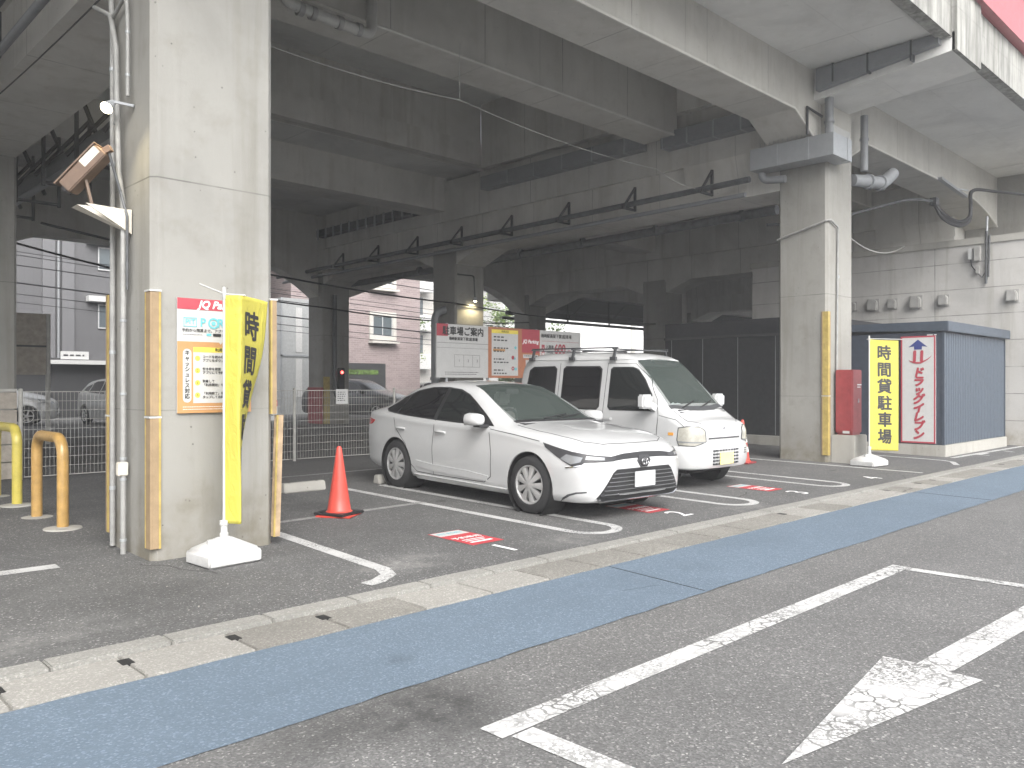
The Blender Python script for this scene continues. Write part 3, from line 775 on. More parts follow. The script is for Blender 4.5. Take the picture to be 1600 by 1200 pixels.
g = thing('drain_gutter', 'sloping grey gutter under the cantilever slab beside the bracket', 'gutter', (14.0, 5.6, 6.9), 'sheet metal drain gutters under the deck joints')
mb = MB(); mb.prism([(4.6, 6.86), (6.62, 6.62), (6.62, 7.0), (4.6, 7.02)], 13.95, 14.088, 'X'); mb.build('trough', 'steel_grey', g)
for y in (5.0, 5.7, 6.3):
    mb = MB(); mb.box(13.94, 14.08, y, y + .03, 6.7, 7.025); mb.build('strap', 'pipe_dark', g)
gutter('ladder like dark gutter along the rear cross beam beyond the nearest column', [(14.0, 14.26, 18.2, 23.4, 6.2, 6.42)], 'pipe_dark',
       straps=[(13.97, 14.0, 18.3 + .45 * k, 18.36 + .45 * k, 6.1, 6.45) for k in range(12)])

def pipe(name, label, cat, pts, r, mat, collars=(), group=None, n=12):
    b = thing(name, label, cat, pts[0], group)
    mb = MB(); mb.tube(pts, r, n); mb.build('tube', mat, b, smooth=50)
    for p, ax, ww in collars:
        mb = MB(); p = Vector(p); d = Vector({'X': (1, 0, 0), 'Y': (0, 1, 0), 'Z': (0, 0, 1)}[ax]) * ww / 2
        mb.tube([p - d, p + d], r * 1.22, n); mb.build('collar', mat if r > .03 else 'galvanised', b, smooth=50)
    return b
def elbow(a, b, c, r=.12, n=6):
    """rounded corner at b between a and c"""
    a, b, c = Vector(a), Vector(b), Vector(c); u = (a - b).normalized(); v = (c - b).normalized(); out = []
    for k in range(n + 1):
        t = k / n; out.append((b + u * r * (1 - t) ** 2 + v * r * t ** 2))
    return out
# downpipes by the second column
pipe('downpipe', 'grey vertical downpipe dropping into the box with spikes', 'pipe', [(14.22, 6.50, 6.65), (14.22, 6.50, 5.8)], .075, 'steel_grey', [((14.22, 6.5, 6.1), 'Z', .04)])
pipe('downpipe', 'grey vertical downpipe standing right of the second column head', 'pipe', [(15.72, 6.50, 6.55), (15.72, 6.50, 5.5)], .07, 'steel_grey', [((15.72, 6.5, 6.1), 'Z', .04)])
pipe('drain_pipe', 'stub of fat grey drain pipe with upturned end right of the second column', 'pipe', [(15.45, 6.62, 5.30), (15.9, 6.50, 5.33), (16.35, 6.42, 5.36), (16.5, 6.40, 5.44), (16.75, 6.36, 5.62)], .12, 'steel_grey', [((15.9, 6.5, 5.33), 'X', .12), ((16.3, 6.43, 5.36), 'X', .1)])
b = thing('pipe_frame', 'thin rectangular pipe frame on the beam end above the spiked box', 'frame', (13.9, 6.68, 5.9))
mb = MB(); mb.tube([(13.75, 6.68, 5.82), (13.75, 6.68, 6.30), (14.2, 6.62, 6.22)], .025); mb.build('tube', 'bracket_dark', b)
pipe('drain_pipe', 'short curved grey drain pipe under the spiked box', 'pipe', elbow((14.12, 7.75, 5.45), (14.12, 7.75, 5.26), (14.2, 7.0, 5.2), .14) + [(14.16, 7.3, 5.22)], .07, 'steel_grey')
# pipe along each cross beam, held by triangular brackets
CRL = {1: 'dark pipe on triangular brackets along the beam above the left opening', 2: 'long dark pipe on triangular brackets along the central cross beam'}
for i in (1, 2):
    x = ROWS[i][0] - .44; xw = ROWS[i][0] - .11
    b = thing('beam_pipe', CRL[i], 'pipe', (x, 8, 5.3), 'pipes along the cross beams')
    y0 = 7.9 if i > 1 else 8.2
    mb = MB(); mb.tube([(x, y0, 5.28), (x, 15.9, 5.20), (x, 25.8, 5.12)], .06, 12); mb.build('tube', 'pipe_dark', b, smooth=50)
    mb = MB(); mb.tube([(x + .2, y0 + .2, 5.06), (x + .2, 25.8, 4.96)], .045, 10); mb.build('tube', 'steel_grey', b, smooth=50)
    for k in range(9):
        y = 8.9 + 1.9 * k; zb_ = 5.21 - .009 * (y - 8)
        mb = MB(); mb.bar((xw, y, zb_), (x - .12, y, zb_), .045); mb.bar((xw - .02, y, zb_ + .50), (xw - .02, y, zb_ - .02), .045); mb.bar((x - .10, y, zb_ + .01), (xw - .02, y, zb_ + .48), .04)
        mb.build('bracket', 'bracket_dark', b)
pipe('drain_pipe', 'dark pipe running along under the central cross beam edge', 'pipe', [(15.55, 8.2, 5.0), (15.6, 16, 4.92), (15.6, 24, 4.86)], .10, 'pipe_dark', [((15.55, 9 + 2.2 * k, 4.99 - .01 * k), 'Y', .06) for k in range(6)])
b = thing('cable_tray', 'dark steel cable truss with fat pipe behind the left column', 'cable tray', (4.3, 14, 5.1))
mb = MB(); mb.tube([(4.25, 11.5, 5.12), (4.3, 13, 5.14), (4.3, 24, 5.25)], .17, 14); mb.build('pipe', 'steel_grey', b, smooth=50)
mb = MB(); mb.tube([(4.05, 11.5, 4.86), (4.1, 20, 4.84)], .06, 10); mb.build('pipe', 'galvanised', b, smooth=50)
for k in range(6):
    y = 11.6 + 1.7 * k
    mb = MB(); mb.bar((4.6, y, 6.0), (4.6, y, 4.7), .05); mb.bar((3.9, y, 6.0), (3.9, y, 4.7), .05); mb.bar((3.9, y, 4.75), (4.6, y, 4.75), .05); mb.bar((4.6, y, 5.9), (3.95, y + .7, 5.0), .05); mb.bar((3.9, y, 5.9), (4.55, y + .7, 5.05), .05)
    mb.build('hanger', 'bracket_dark', b)
# white pvc pipes hanging from the second beam
b = thing('drain_pipe', 'pale plastic drain pipe with elbow and collars hanging at the top edge', 'pipe', (6.2, 9.3, 6.2))
mb = MB(); mb.tube([(6.52, 9.45, 7.6)] + elbow((6.52, 9.45, 7.6), (6.52, 9.45, 6.24), (5.2, 9.45, 6.28), .14) + [(5.9, 9.45, 6.26), (5.35, 9.45, 6.28)], .075, 14)
mb.build('tube', 'pvc_grey', b, smooth=50)
mb = MB(); mb.tube([(5.35, 9.45, 6.28)] + elbow((5.35, 9.45, 6.28), (5.2, 9.45, 6.30), (5.05, 9.4, 6.75), .1) + [(5.05, 9.4, 7.2)], .075, 14); mb.build('tube', 'pvc_grey', b, smooth=50)
for xx in (6.3, 6.0, 5.6, 5.42):
    mb = MB(); mb.tube([(xx - .035, 9.45, 6.258), (xx + .035, 9.45, 6.258)], .09, 14); mb.build('collar', 'conduit_grey', b, smooth=50)

def wire(name, label, pts, r=.008, mat='cable_black', cat='cable', group=None, sag=0, n=14):
    P = []
    for a, c in zip(pts[:-1], pts[1:]):
        for k in range(n):
            t = k / n; q = Vector(a).lerp(Vector(c), t); q.z -= sag * 4 * t * (1 - t); P.append(q)
    P.append(Vector(pts[-1]))
    mb = MB(); mb.tube(P, r, 6); return tag(mb.build(name, mat, smooth=True), label, cat, group)
wire('hanging_wire', 'thin pale wire slung under the ceiling from the near column', [(3.9, 9.2, 5.62), (7.9, 9.2, 5.63), (12.8, 9.2, 5.51), (14.2, 9.0, 5.32)], .005, 'wire_white', 'wire', sag=.10)
wire('wire_tie', 'short vertical tie holding up the pale slung wire', [(7.9, 9.2, 5.63), (7.9, 9.2, 6.48)], .004, 'wire_white', 'wire')
wire('hanging_wire', 'pale cable looping right of the second column', [(15.42, 6.95, 4.55), (21.8, 8.0, 4.97)], .013, 'wire_white', 'wire', sag=.35)
wire('power_cable', 'black cable strung past the far columns towards the lamp', [(3.6, 14, 3.9), (14.3, 16.8, 3.62), (24, 17.3, 3.6)], .02, sag=.15)
wire('power_cable', 'black cable crossing low between the rear columns', [(4.0, 20, 4.6), (14.3, 23.4, 3.95), (24.0, 23.6, 4.0)], .025, sag=.2)
# cables entering at the right
b = thing('cable_run', 'thick black cables drooping from the wall conduit beside the right hand beam', 'cable', (20.5, 6.4, 5.3))
def curve_pts(P, n=8):
    P = [Vector(p) for p in P]; out = []
    for i in range(len(P) - 1):
        p0, p1, p2, p3 = P[max(i - 1, 0)], P[i], P[i + 1], P[min(i + 2, len(P) - 1)]
        for k in range(n):
            t = k / n; out.append(.5 * ((2 * p1) + (p2 - p0) * t + (2 * p0 - 5 * p1 + 4 * p2 - p3) * t * t + (3 * p1 - p0 - 3 * p2 + p3) * t ** 3))
    return out + [P[-1]]
mb = MB()
for dz, dx in ((0, 0), (-.06, .05), (-.11, .0)):
    mb.tube(curve_pts([(20.2 + dx, 6.75, 5.66 + dz * .3), (20.3 + dx, 6.6, 5.38 + dz), (20.9 + dx, 6.45, 5.26 + dz), (21.5 + dx, 6.4, 5.45 + dz), (21.6 + dx, 6.4, 5.8 + dz), (21.6 + dx, 6.35, 6.08), (22.4, 6.0, 6.12), (24.5, 5.2, 6.16), (27, 4.3, 6.22)]), .035, 8)
mb.build('cable', 'cable_black', b, smooth=True)
mb = MB(); mb.tube(curve_pts([(20.2, 6.75, 5.66), (19.4, 7.0, 5.62), (18.5, 7.5, 5.35), (17.4, 8.2, 5.0), (16.6, 9, 4.95)]), .03, 8); mb.build('conduit', 'pipe_dark', b, smooth=True)
mb = MB(); mb.box(20.12, 20.32, 6.68, 6.82, 5.58, 5.74); mb.build('clamp', 'bracket_dark', b)
mb = MB(); mb.bar((20.3, 6.66, 6.2), (21.9, 6.6, 6.02), .10, .06); mb.bar((21.6, 6.45, 6.10), (21.2, 6.66, 6.12), .03); mb.build('bracket', 'galvanised', b)

# conduits and lamp on the near column's side
pipe('conduit', 'grey conduit with clips running full height up the near column side', 'pipe', [(2.42, 7.05, .03), (2.42, 7.05, 2.9), (2.42, 7.16, 3.2), (2.42, 7.22, 4.25), (2.42, 7.35, 4.55), (2.42, 7.75, 4.75)], .022, 'conduit_grey',
     [((2.42, 7.05, .15), 'Z', .02), ((2.42, 7.05, .65), 'Z', .02), ((2.42, 7.05, .82), 'Z', .02), ((2.42, 7.05, 1.35), 'Z', .02), ((2.42, 7.05, 1.95), 'Z', .02), ((2.42, 7.2, 3.6), 'Z', .02)])
pipe('conduit', 'thicker blue grey conduit at the rear edge of the near column', 'pipe', [(2.44, 7.36, .06), (2.44, 7.36, 4.4), (2.44, 7.42, 4.9)], .022, 'conduit_grey', [((2.44, 7.36, .55), 'Z', .03), ((2.44, 7.36, 1.7), 'Z', .03), ((2.44, 7.36, 3.3), 'Z', .03), ((2.44, 7.36, 4.1), 'Z', .03)])
pipe('conduit', 'thin conduit hooked over the lamp on the near column', 'pipe', [(2.43, 6.98, 3.78), (2.43, 6.98, 4.35)] + elbow((2.43, 6.98, 4.3), (2.43, 7.0, 4.62), (2.43, 7.5, 4.5), .12) + [(2.43, 7.35, 4.52)], .016, 'conduit_grey', [((2.43, 6.98, 4.3), 'Z', .02), ((2.43, 6.98, 3.95), 'Z', .02)])
wire('tension_wire', 'thin dark guy wire rising to the near column', [(2.40, 13.0, 4.9), (2.42, 7.6, 4.78)], .008, 'cable_black', 'wire', sag=.04)
b = thing('conduit_box', 'small cream switch box on the near column conduit', 'switch box', (2.40, 7.05, .74)); mb = MB(); mb.box(2.37, 2.45, 7.02, 7.08, .68, .79); mb.build('box', 'camera_label', b, bevel=.006)
def lamp(label, loc, aim, power, group='small floodlights on the columns'):
    b = thing('floodlight', label, 'lamp', loc, group)
    x, y, z = loc; A = Vector(aim).normalized()
    mb = MB(); mb.tube([Vector(loc) - A * .02, Vector(loc) + A * .05, Vector(loc) + A * .085], [.025, .044, .052], 16); mb.build('housing', 'galvanised', b, smooth=40)
    mb = MB(); mb.tube([Vector(loc) + A * .084, Vector(loc) + A * .096, Vector(loc) + A * .104], [.049, .042, .022], 16); mb.build('lens', 'led_white', b, smooth=40)
    l = bpy.data.lights.new('floodlight_beam', 'SPOT'); l.energy = power; l.color = (1, .84, .50); l.spot_size = R(155); l.spot_blend = .5; l.shadow_soft_size = .05
    lo = bpy.data.objects.new('floodlight_beam', l); COL.objects.link(lo); lo.parent = b
    lo.location = A * .13; lo.rotation_euler = (-A).to_track_quat('Z', 'Y').to_euler()
    return b
b = lamp('lit floodlight on the side of the near column', (2.34, 7.08, 3.72), (-.62, -.42, -.66), 14)
mb = MB(); mb.bar((2.34, 7.08, 3.74), (2.47, 6.95, 3.70), .02); mb.build('arm', 'galvanised', b)
b = lamp('lit floodlight hanging on a thin pipe at the column behind the sedan', (14.92, 16.72, 3.80), (0, .12, -1), 16)
mb = MB(); mb.tube([(14.4, 16.86, 4.42), (14.8, 16.84, 4.42)] + elbow((14.8, 16.84, 4.42), (14.92, 16.78, 4.42), (14.92, 16.75, 4.1), .08) + [(14.92, 16.74, 3.82)], .018, 8); mb.build('arm', 'pipe_dark', b)

# plate reader camera on its bracket
b = thing('lot_camera', 'rusty tan box camera tilted on a triangular bracket of the near column', 'camera', (2.2, 7.2, 3.0))
A = Vector((-.42, .40, -.60)).normalized(); side = A.cross(Vector((0, 0, 1))).normalized(); upv = side.cross(A).normalized()
o = Vector((2.17, 7.16, 3.16))
def obox(mb, c, dx, dy, dz):
    q = [c + A * sx * dx / 2 + side * sy * dy / 2 + upv * sz * dz / 2 for sz in (-1, 1) for sx, sy in ((-1, -1), (1, -1), (1, 1), (-1, 1))]
    mb.add(q, [(0, 3, 2, 1), (4, 5, 6, 7), (0, 1, 5, 4), (1, 2, 6, 5), (2, 3, 7, 6), (3, 0, 4, 7)])
mb = MB(); obox(mb, o, .42, .14, .12); mb.build('body', 'camera_tan', b, bevel=.008)
mb = MB(); obox(mb, o + upv * .066 + A * .01, .46, .17, .012); mb.build('hood', 'camera_tan', b)
mb = MB(); obox(mb, o - side * .0725 - A * .11 + upv * .02, .17, .005, .07); mb.build('label_plate', 'camera_label', b)
mb = MB(); mb.tube([o + A * .21, o + A * .235], .045, 14); mb.build('lens', 'lamp_dark', b)
mb = MB(); mb.bar(o - upv * .02 + A * .04, (2.22, 7.16, 2.86), .05, .02); mb.build('mount', 'camera_tan', b)
mb = MB(); mb.bar(o - A * .21, o - A * .27 - upv * .02, .05); mb.build('gland', 'camera_tan', b)
mb = MB(); mb.add([(2.47, 7.0, 2.86), (2.47, 7.28, 2.86), (2.10, 7.3, 2.87), (2.10, 7.14, 2.87), (2.47, 7.0, 2.66), (2.47, 7.02, 2.66)], [(0, 1, 2, 3), (0, 3, 4), (3, 2, 1, 5, 4)])
mb.prism([(2.47, 2.855), (2.12, 2.865), (2.47, 2.66)], 7.0, 7.012, 'Y'); mb.build('bracket', 'camera_label', b)
mb = MB(); mb.tube([o - A * .25, (2.40, 7.05, 3.0), (2.43, 6.99, 2.8), (2.43, 6.99, 2.2)], .012, 8); mb.build('cable', 'pipe_dark', b)

# ============================================================ FLAGS
class Cloth:
    """flag surface: s across from the pole, t down from the top"""
    def __init__(s, pole, top, h, w, ang, curl): s.pole, s.top, s.h, s.w, s.ang, s.curl = Vector(pole), top, h, w, ang, curl
    def p(s, a, t):
        x = Vector((s.pole.x, s.pole.y, s.top - t)); N = 24; q = t / s.h
        for k in range(N):
            th = s.ang((k + .5) / N * a / s.w, q)
            x += Vector((cos(th), sin(th), 0)) * (a / N)
        x.z += s.curl(a / s.w, q)
        return x
    def n(s, a, t):
        e = .004; u = s.p(a + e, t) - s.p(a - e, t); v = s.p(a, t + e) - s.p(a, t - e); return u.cross(v).normalized()
def flag(label, pole, top, h, wdt, ang, curl, base_rz, text_s, char, text0, pitch, arm, polez, side=-1, base_s=1.0, csx=.98):
    gx, gy = pole; z0 = zg(gy)
    b = thing('banner_stand', label, 'banner', (gx, gy, z0), 'yellow parking banners')
    C = Cloth((gx, gy, 0), top, h, wdt, ang, curl); mb = MB(); ns, ntt = 40, 60
    vs = [C.p(wdt * i / ns, h * j / ntt) for j in range(ntt + 1) for i in range(ns + 1)]
    mb.add(vs, [(j * (ns + 1) + i, j * (ns + 1) + i + 1, (j + 1) * (ns + 1) + i + 1, (j + 1) * (ns + 1) + i) for j in range(ntt) for i in range(ns)])
    o = mb.build('banner_cloth', 'banner_yellow', b, smooth=True, fix=False)
    sol = o.modifiers.new('thickness', 'SOLIDIFY'); sol.thickness = .002; sol.offset = 0
    ink = MB()
    for i, ch in enumerate('時間貸駐車場'):
        v, f = text_mesh(ch, char, bold=char * .033, sx=csx)
        bm = bmesh.new()
        bvs = [bm.verts.new((x, y, l)) for x, y, l in v]
        for ff in f:
            try: bm.faces.new([bvs[k] for k in ff])
            except ValueError: pass
        for k in range(-6, 7):
            bmesh.ops.bisect_plane(bm, geom=bm.verts[:] + bm.edges[:] + bm.faces[:], plane_co=(k * .022, 0, 0), plane_no=(1, 0, 0))
            bmesh.ops.bisect_plane(bm, geom=bm.verts[:] + bm.edges[:] + bm.faces[:], plane_co=(0, k * .04, 0), plane_no=(0, 1, 0))
        bm.verts.index_update(); vv = []
        for q in bm.verts:
            a = text_s + q.co.x; t = text0 + pitch * i - q.co.y
            vv.append(C.p(a, t) + C.n(a, t) * (.0035 + q.co.z * .0003) * side)
        ink.add(vv, [tuple(x.index for x in fc.verts) for fc in bm.faces]); bm.free()
    ink.build('lettering', 'ink_black', o, fix=False)
    mb = MB(); mb.tube([(gx, gy, z0 + .25), (gx, gy, top + .04)], .011, 10); mb.build('pole', 'white_plastic', b, smooth=50)
    mb = MB(); mb.tube([(gx + arm[0][0], gy + arm[0][1], top + arm[0][2]), (gx, gy, top + .012), (gx + arm[1][0], gy + arm[1][1], top + arm[1][2])], .006, 8); mb.build('cross_rod', 'white_plastic', b, smooth=50)
    mb = MB(); mb.lathe([(.0, top + .07), (.012, top + .065), (.016, top + .03), (.016, top - .03), (.011, top - .035)], 10, c=(gx, gy, 0)); mb.build('pole_cap', 'white_plastic', b, smooth=50)
    mb = MB(); s = .225 * base_s; ca_, sa_ = cos(base_rz), sin(base_rz)
    def ring(sx, sy, z): return [(gx + x * ca_ - y * sa_, gy + x * sa_ + y * ca_, z0 + z) for x, y in ((-sx, -sy), (sx, -sy), (sx, sy), (-sx, sy))]
    R_ = [ring(s * .97, s * .8, .0), ring(s, s * .83, .015), ring(s, s * .83, .085), ring(s * .95, s * .78, .115), ring(s * .22, s * .2, .20), ring(s * .15, s * .15, .21)]
    vs = [p for r in R_ for p in r]
    mb.add(vs, [(3, 2, 1, 0)] + [(4 * k + i, 4 * k + (i + 1) % 4, 4 * k + 4 + (i + 1) % 4, 4 * k + 4 + i) for k in range(len(R_) - 1) for i in range(4)] + [tuple(range(20, 24))])
    ob = mb.build('water_base', 'white_plastic', b, bevel=.016, smooth=60)
    mb = MB(); mb.lathe([(.034, z0 + .195), (.034, z0 + .23), (.028, z0 + .235), (.026, z0 + .29), (.034, z0 + .295), (.034, z0 + .33), (.012, z0 + .335)], 14, c=(gx, gy, 0)); mb.build('socket', 'white_plastic', b, smooth=40)
    mb = MB(); cx, cy = gx - .11 * ca_, gy - .11 * sa_; mb.lathe([(.03, z0 + .12), (.03, z0 + .19), (.0, z0 + .192)], 12, c=(cx, cy, 0)); mb.build('filler_cap', 'white_plastic', b, smooth=40)
    return b
m, nt, p = newmat('banner_yellow')
P = nt.nodes.new('ShaderNodeTexCoord').outputs['Object']
nt.links.new(ramp(nt, noise(nt, P, 3, 4), [(.3, (.46, .41, .06)), (.7, (.50, .45, .075))]), p.inputs['Base Color'])
p.inputs['Roughness'].default_value = .7
bump(nt, p, noise(nt, scaled(nt, P, (10, 10, 5)), 1.3, 4, .55, .8), .5, .03)
FR = atan2(-CA, SA)     # direction that reads as 'right' from the road
def ang1(a, q):
    # plain band beside the pole, then the lettered half folds away, more and more towards the bottom
    k = min(1, max(0, (a - .24) / .06)); turn = R(91) + R(55) * min(q, .38) + R(33) * max(0, q - .38)
    return FR - R(18) + k * turn + R(5) * sin(8 * q + 4 * a)
flag('yellow parking banner folded by the wind in front of the near column', (2.90, 6.23), 2.13, 1.80, .53, ang1, lambda a, q: -.02 * a + .012 * sin(7 * q + 3 * a) * a, R(4), .31, .235, .24, .27,
     ((-.20, .0, .075), (.12, -.12, 0)), 2.2, -1, 1.0)
def ang2(a, q): return FR + R(4) + R(7) * sin(3 * a * 2 + 4 * q)
flag('yellow parking banner hanging flat beside the red cabinet and shed', (14.45, 5.89), 2.22, 1.93, .53, ang2, lambda a, q: -.02 * a, R(-6), .275, .265, .24, .292,
     ((-.03, .03, 0), (.42, -.42, 0)), 2.3, -1, 1.15)

# ============================================================ VEHICLES
def cr(p0, p1, p2, p3, t):
    return .5 * ((2 * p1) + (p2 - p0) * t + (2 * p0 - 5 * p1 + 4 * p2 - p3) * t * t + (3 * p1 - p0 - 3 * p2 + p3) * t ** 3)
def interp_rows(rows, n):
    out = []
    for i in range(len(rows) - 1):
        a, b, c, d = rows[max(i - 1, 0)], rows[i], rows[i + 1], rows[min(i + 2, len(rows) - 1)]
        for k in range(n):
            out.append([tuple(cr(a[j][q], b[j][q], c[j][q], d[j][q], k / n) for q in range(len(b[j]))) for j in range(len(b))])
    out.append(rows[-1]); return out
def loft_body(table, nx=5, ny=4):
    """table rows: x, zbot, w, zmid, wS, zS, wG, zG, wR, zR, zT  (front to rear)"""
    rows = []
    for (x, zb, wd, zm, wS, zS, wG, zG, wR, zR, zT) in table:
        prof = [(x, 0, zb), (x, wd * .80, zb), (x, wd * .955, zb + .05), (x, wd * .985, (zb + zm) / 2 + .02), (x, wd, zm + .04), (x, (wd * .55 + wS * .45), zS - (zS - zm) * .28),
                (x, wS, zS), (x, wG, zG), (x, wR, zR), (x, wR * .55, zT - (zT - zR) * .22), (x, 0, zT)]
        rows.append(prof)
    rows = interp_rows(rows, nx)
    full = []
    for r in rows:
        cols = [[q] for q in r]
        seg = interp_rows([[q] for q in r], ny)
        full.append([s[0] for s in seg])
    n = len(full[0]); verts = []; faces = []
    for r in full:
        ring = [(x, -y, z) for x, y, z in r] + [(x, y, z) for x, y, z in r[-2:0:-1]]
        verts += ring
    m_ = 2 * n - 2; N = len(full)
    for i in range(N - 1):
        for k in range(m_):
            faces.append((i * m_ + k, i * m_ + (k + 1) % m_, (i + 1) * m_ + (k + 1) % m_, (i + 1) * m_ + k))
    # close both ends with strips across the width
    for base, flip in ((0, False), ((N - 1) * m_, True)):
        for k in range(n - 1):
            a, b_ = base + k, base + k + 1
            c_, d_ = base + (m_ - k - 1) % m_, base + (m_ - k) % m_
            f = [a, b_, c_, d_]; f = [q for i, q in enumerate(f) if q not in f[:i]]
            if len(f) > 2: faces.append(tuple(f[::-1] if flip else f))
    return verts, faces
class Shell:
    def __init__(s, table, nx=5, ny=4):
        s.v, s.f = loft_body(table, nx, ny)
        bm = bmesh.new(); vs = [bm.verts.new(q) for q in s.v]
        for f in s.f:
            try: bm.faces.new([vs[i] for i in f])
            except ValueError: pass
        bmesh.ops.remove_doubles(bm, verts=bm.verts, dist=1e-5)
        bmesh.ops.recalc_face_normals(bm, faces=bm.faces)
        if bm.calc_volume(signed=True) < 0: bmesh.ops.reverse_faces(bm, faces=bm.faces)
        s.bm = bm; s.bvh = BVHTree.FromBMesh(bm)
    def body(s, name, mat, parent, arches, extra_cut=()):
        me = bpy.data.meshes.new(name); s.bm.to_mesh(me)
        o = bpy.data.objects.new(name, me); COL.objects.link(o)
        cut = MB()
        for (x, z, r, y0, y1) in arches: 
            cut.prism([(x + r * cos(2 * pi * k / 40), z + r * sin(2 * pi * k / 40)) for k in range(40)], y0, y1, 'Y')
        co = cut.build('wheel_arch', 'dark_gap')
        md = o.modifiers.new('arch', 'BOOLEAN'); md.object = co; md.operation = 'DIFFERENCE'; md.solver = 'MANIFOLD'
        bpy.context.view_layer.update()
        me2 = bpy.data.meshes.new_from_object(o.evaluated_get(bpy.context.evaluated_depsgraph_get()))
        bpy.data.objects.remove(o); bpy.data.objects.remove(co)
        me2.name = name; me2.materials.clear(); me2.materials.append(M[mat])
        me2.polygons.foreach_set('material_index', [0] * len(me2.polygons))
        return link(me2, name, parent, smooth=35)
    def cast(s, P, d):
        hit = s.bvh.ray_cast(P, d)
        if hit[0] is None:
            q = s.bvh.find_nearest(P + d * 4.2); return q[0], q[1]
        return hit[0], hit[1]
    def patch(s, name, mat, parent, poly, N, U=None, V=(0, 0, 1), off=.004, res=.05, thick=.012, origin=(0, 0, 0), mb=None):
        """a panel cut to outline poly (in U,V) that follows the body surface seen from direction N"""
        N = Vector(N).normalized(); V = Vector(V)
        U = Vector(U).normalized() if U else V.cross(N).normalized(); V = N.cross(U).normalized()
        if N.cross(U).dot(Vector((0, 0, 1))) < 0 and abs(N.z) < .9: V = -V
        O = Vector(origin); pts = []
        n = len(poly)
        for i in range(n):
            a, b = Vector(poly[i]), Vector(poly[(i + 1) % n]); k = max(1, int((b - a).length / res))
            pts += [a.lerp(b, j / k) for j in range(k)]
        nb = len(pts)
        us = [q.x for q in pts]; vs_ = [q.y for q in pts]
        def inside(x, y):
            c = False
            for i in range(nb):
                a, b = pts[i], pts[i - 1]
                if (a.y > y) != (b.y > y) and x < (b.x - a.x) * (y - a.y) / (b.y - a.y) + a.x: c = not c
            return c
        def dist(x, y): return min((x - q.x) ** 2 + (y - q.y) ** 2 for q in pts)
        allp = list(pts); x = min(us) + res / 2
        while x < max(us):
            y = min(vs_) + res / 2
            while y < max(vs_):
                if inside(x, y) and dist(x, y) > (res * .45) ** 2: allp.append(Vector((x, y)))
                y += res
            x += res
        r = delaunay_2d_cdt(allp, [(i, (i + 1) % nb) for i in range(nb)], [], 1, 1e-6)
        cv, ce, cf = r[0], r[1], r[2]
        out = mb or MB(); vo = []; vi = []
        for q in cv:
            P = O + U * q.x + V * q.y + N * 4
            loc, nor = s.cast(P, -N)
            if nor.dot(N) < 0: nor = -nor
            vo.append(loc + nor * off); vi.append(loc - nor * thick)
        fs = [tuple(f) for f in cf]
        cnt = {}
        for f in fs:
            for a, b in zip(f, f[1:] + f[:1]): cnt[tuple(sorted((a, b)))] = cnt.get(tuple(sorted((a, b))), 0) + 1
        k = len(vo); sk = [(a, b, b + k, a + k) for (a, b), c in cnt.items() if c == 1]
        out.add(vo + vi, fs + sk)
        if mb is None: return out.build(name, mat, parent, smooth=50)
    def seam(s, mb, pts, N, wd=.007, off=.0022, U=None):
        """a thin dark shut line following the body"""
        for a, b in zip(pts[:-1], pts[1:]):
            a, b = Vector(a), Vector(b); t = (b - a).normalized(); nrm = Vector((-t.y, t.x)) * wd / 2; e = t * wd * .4
            s.patch('', '', None, [a - nrm - e, b - nrm + e, b + nrm + e, a + nrm - e], N, U=U, off=off, res=.06, thick=.004, mb=mb)
RIGHT = (0, -1, 0)      # looking at the right-hand flank: U runs along +x when U=(1,0,0)
def mirror_y(pts): return [(-a, b) for a, b in pts]

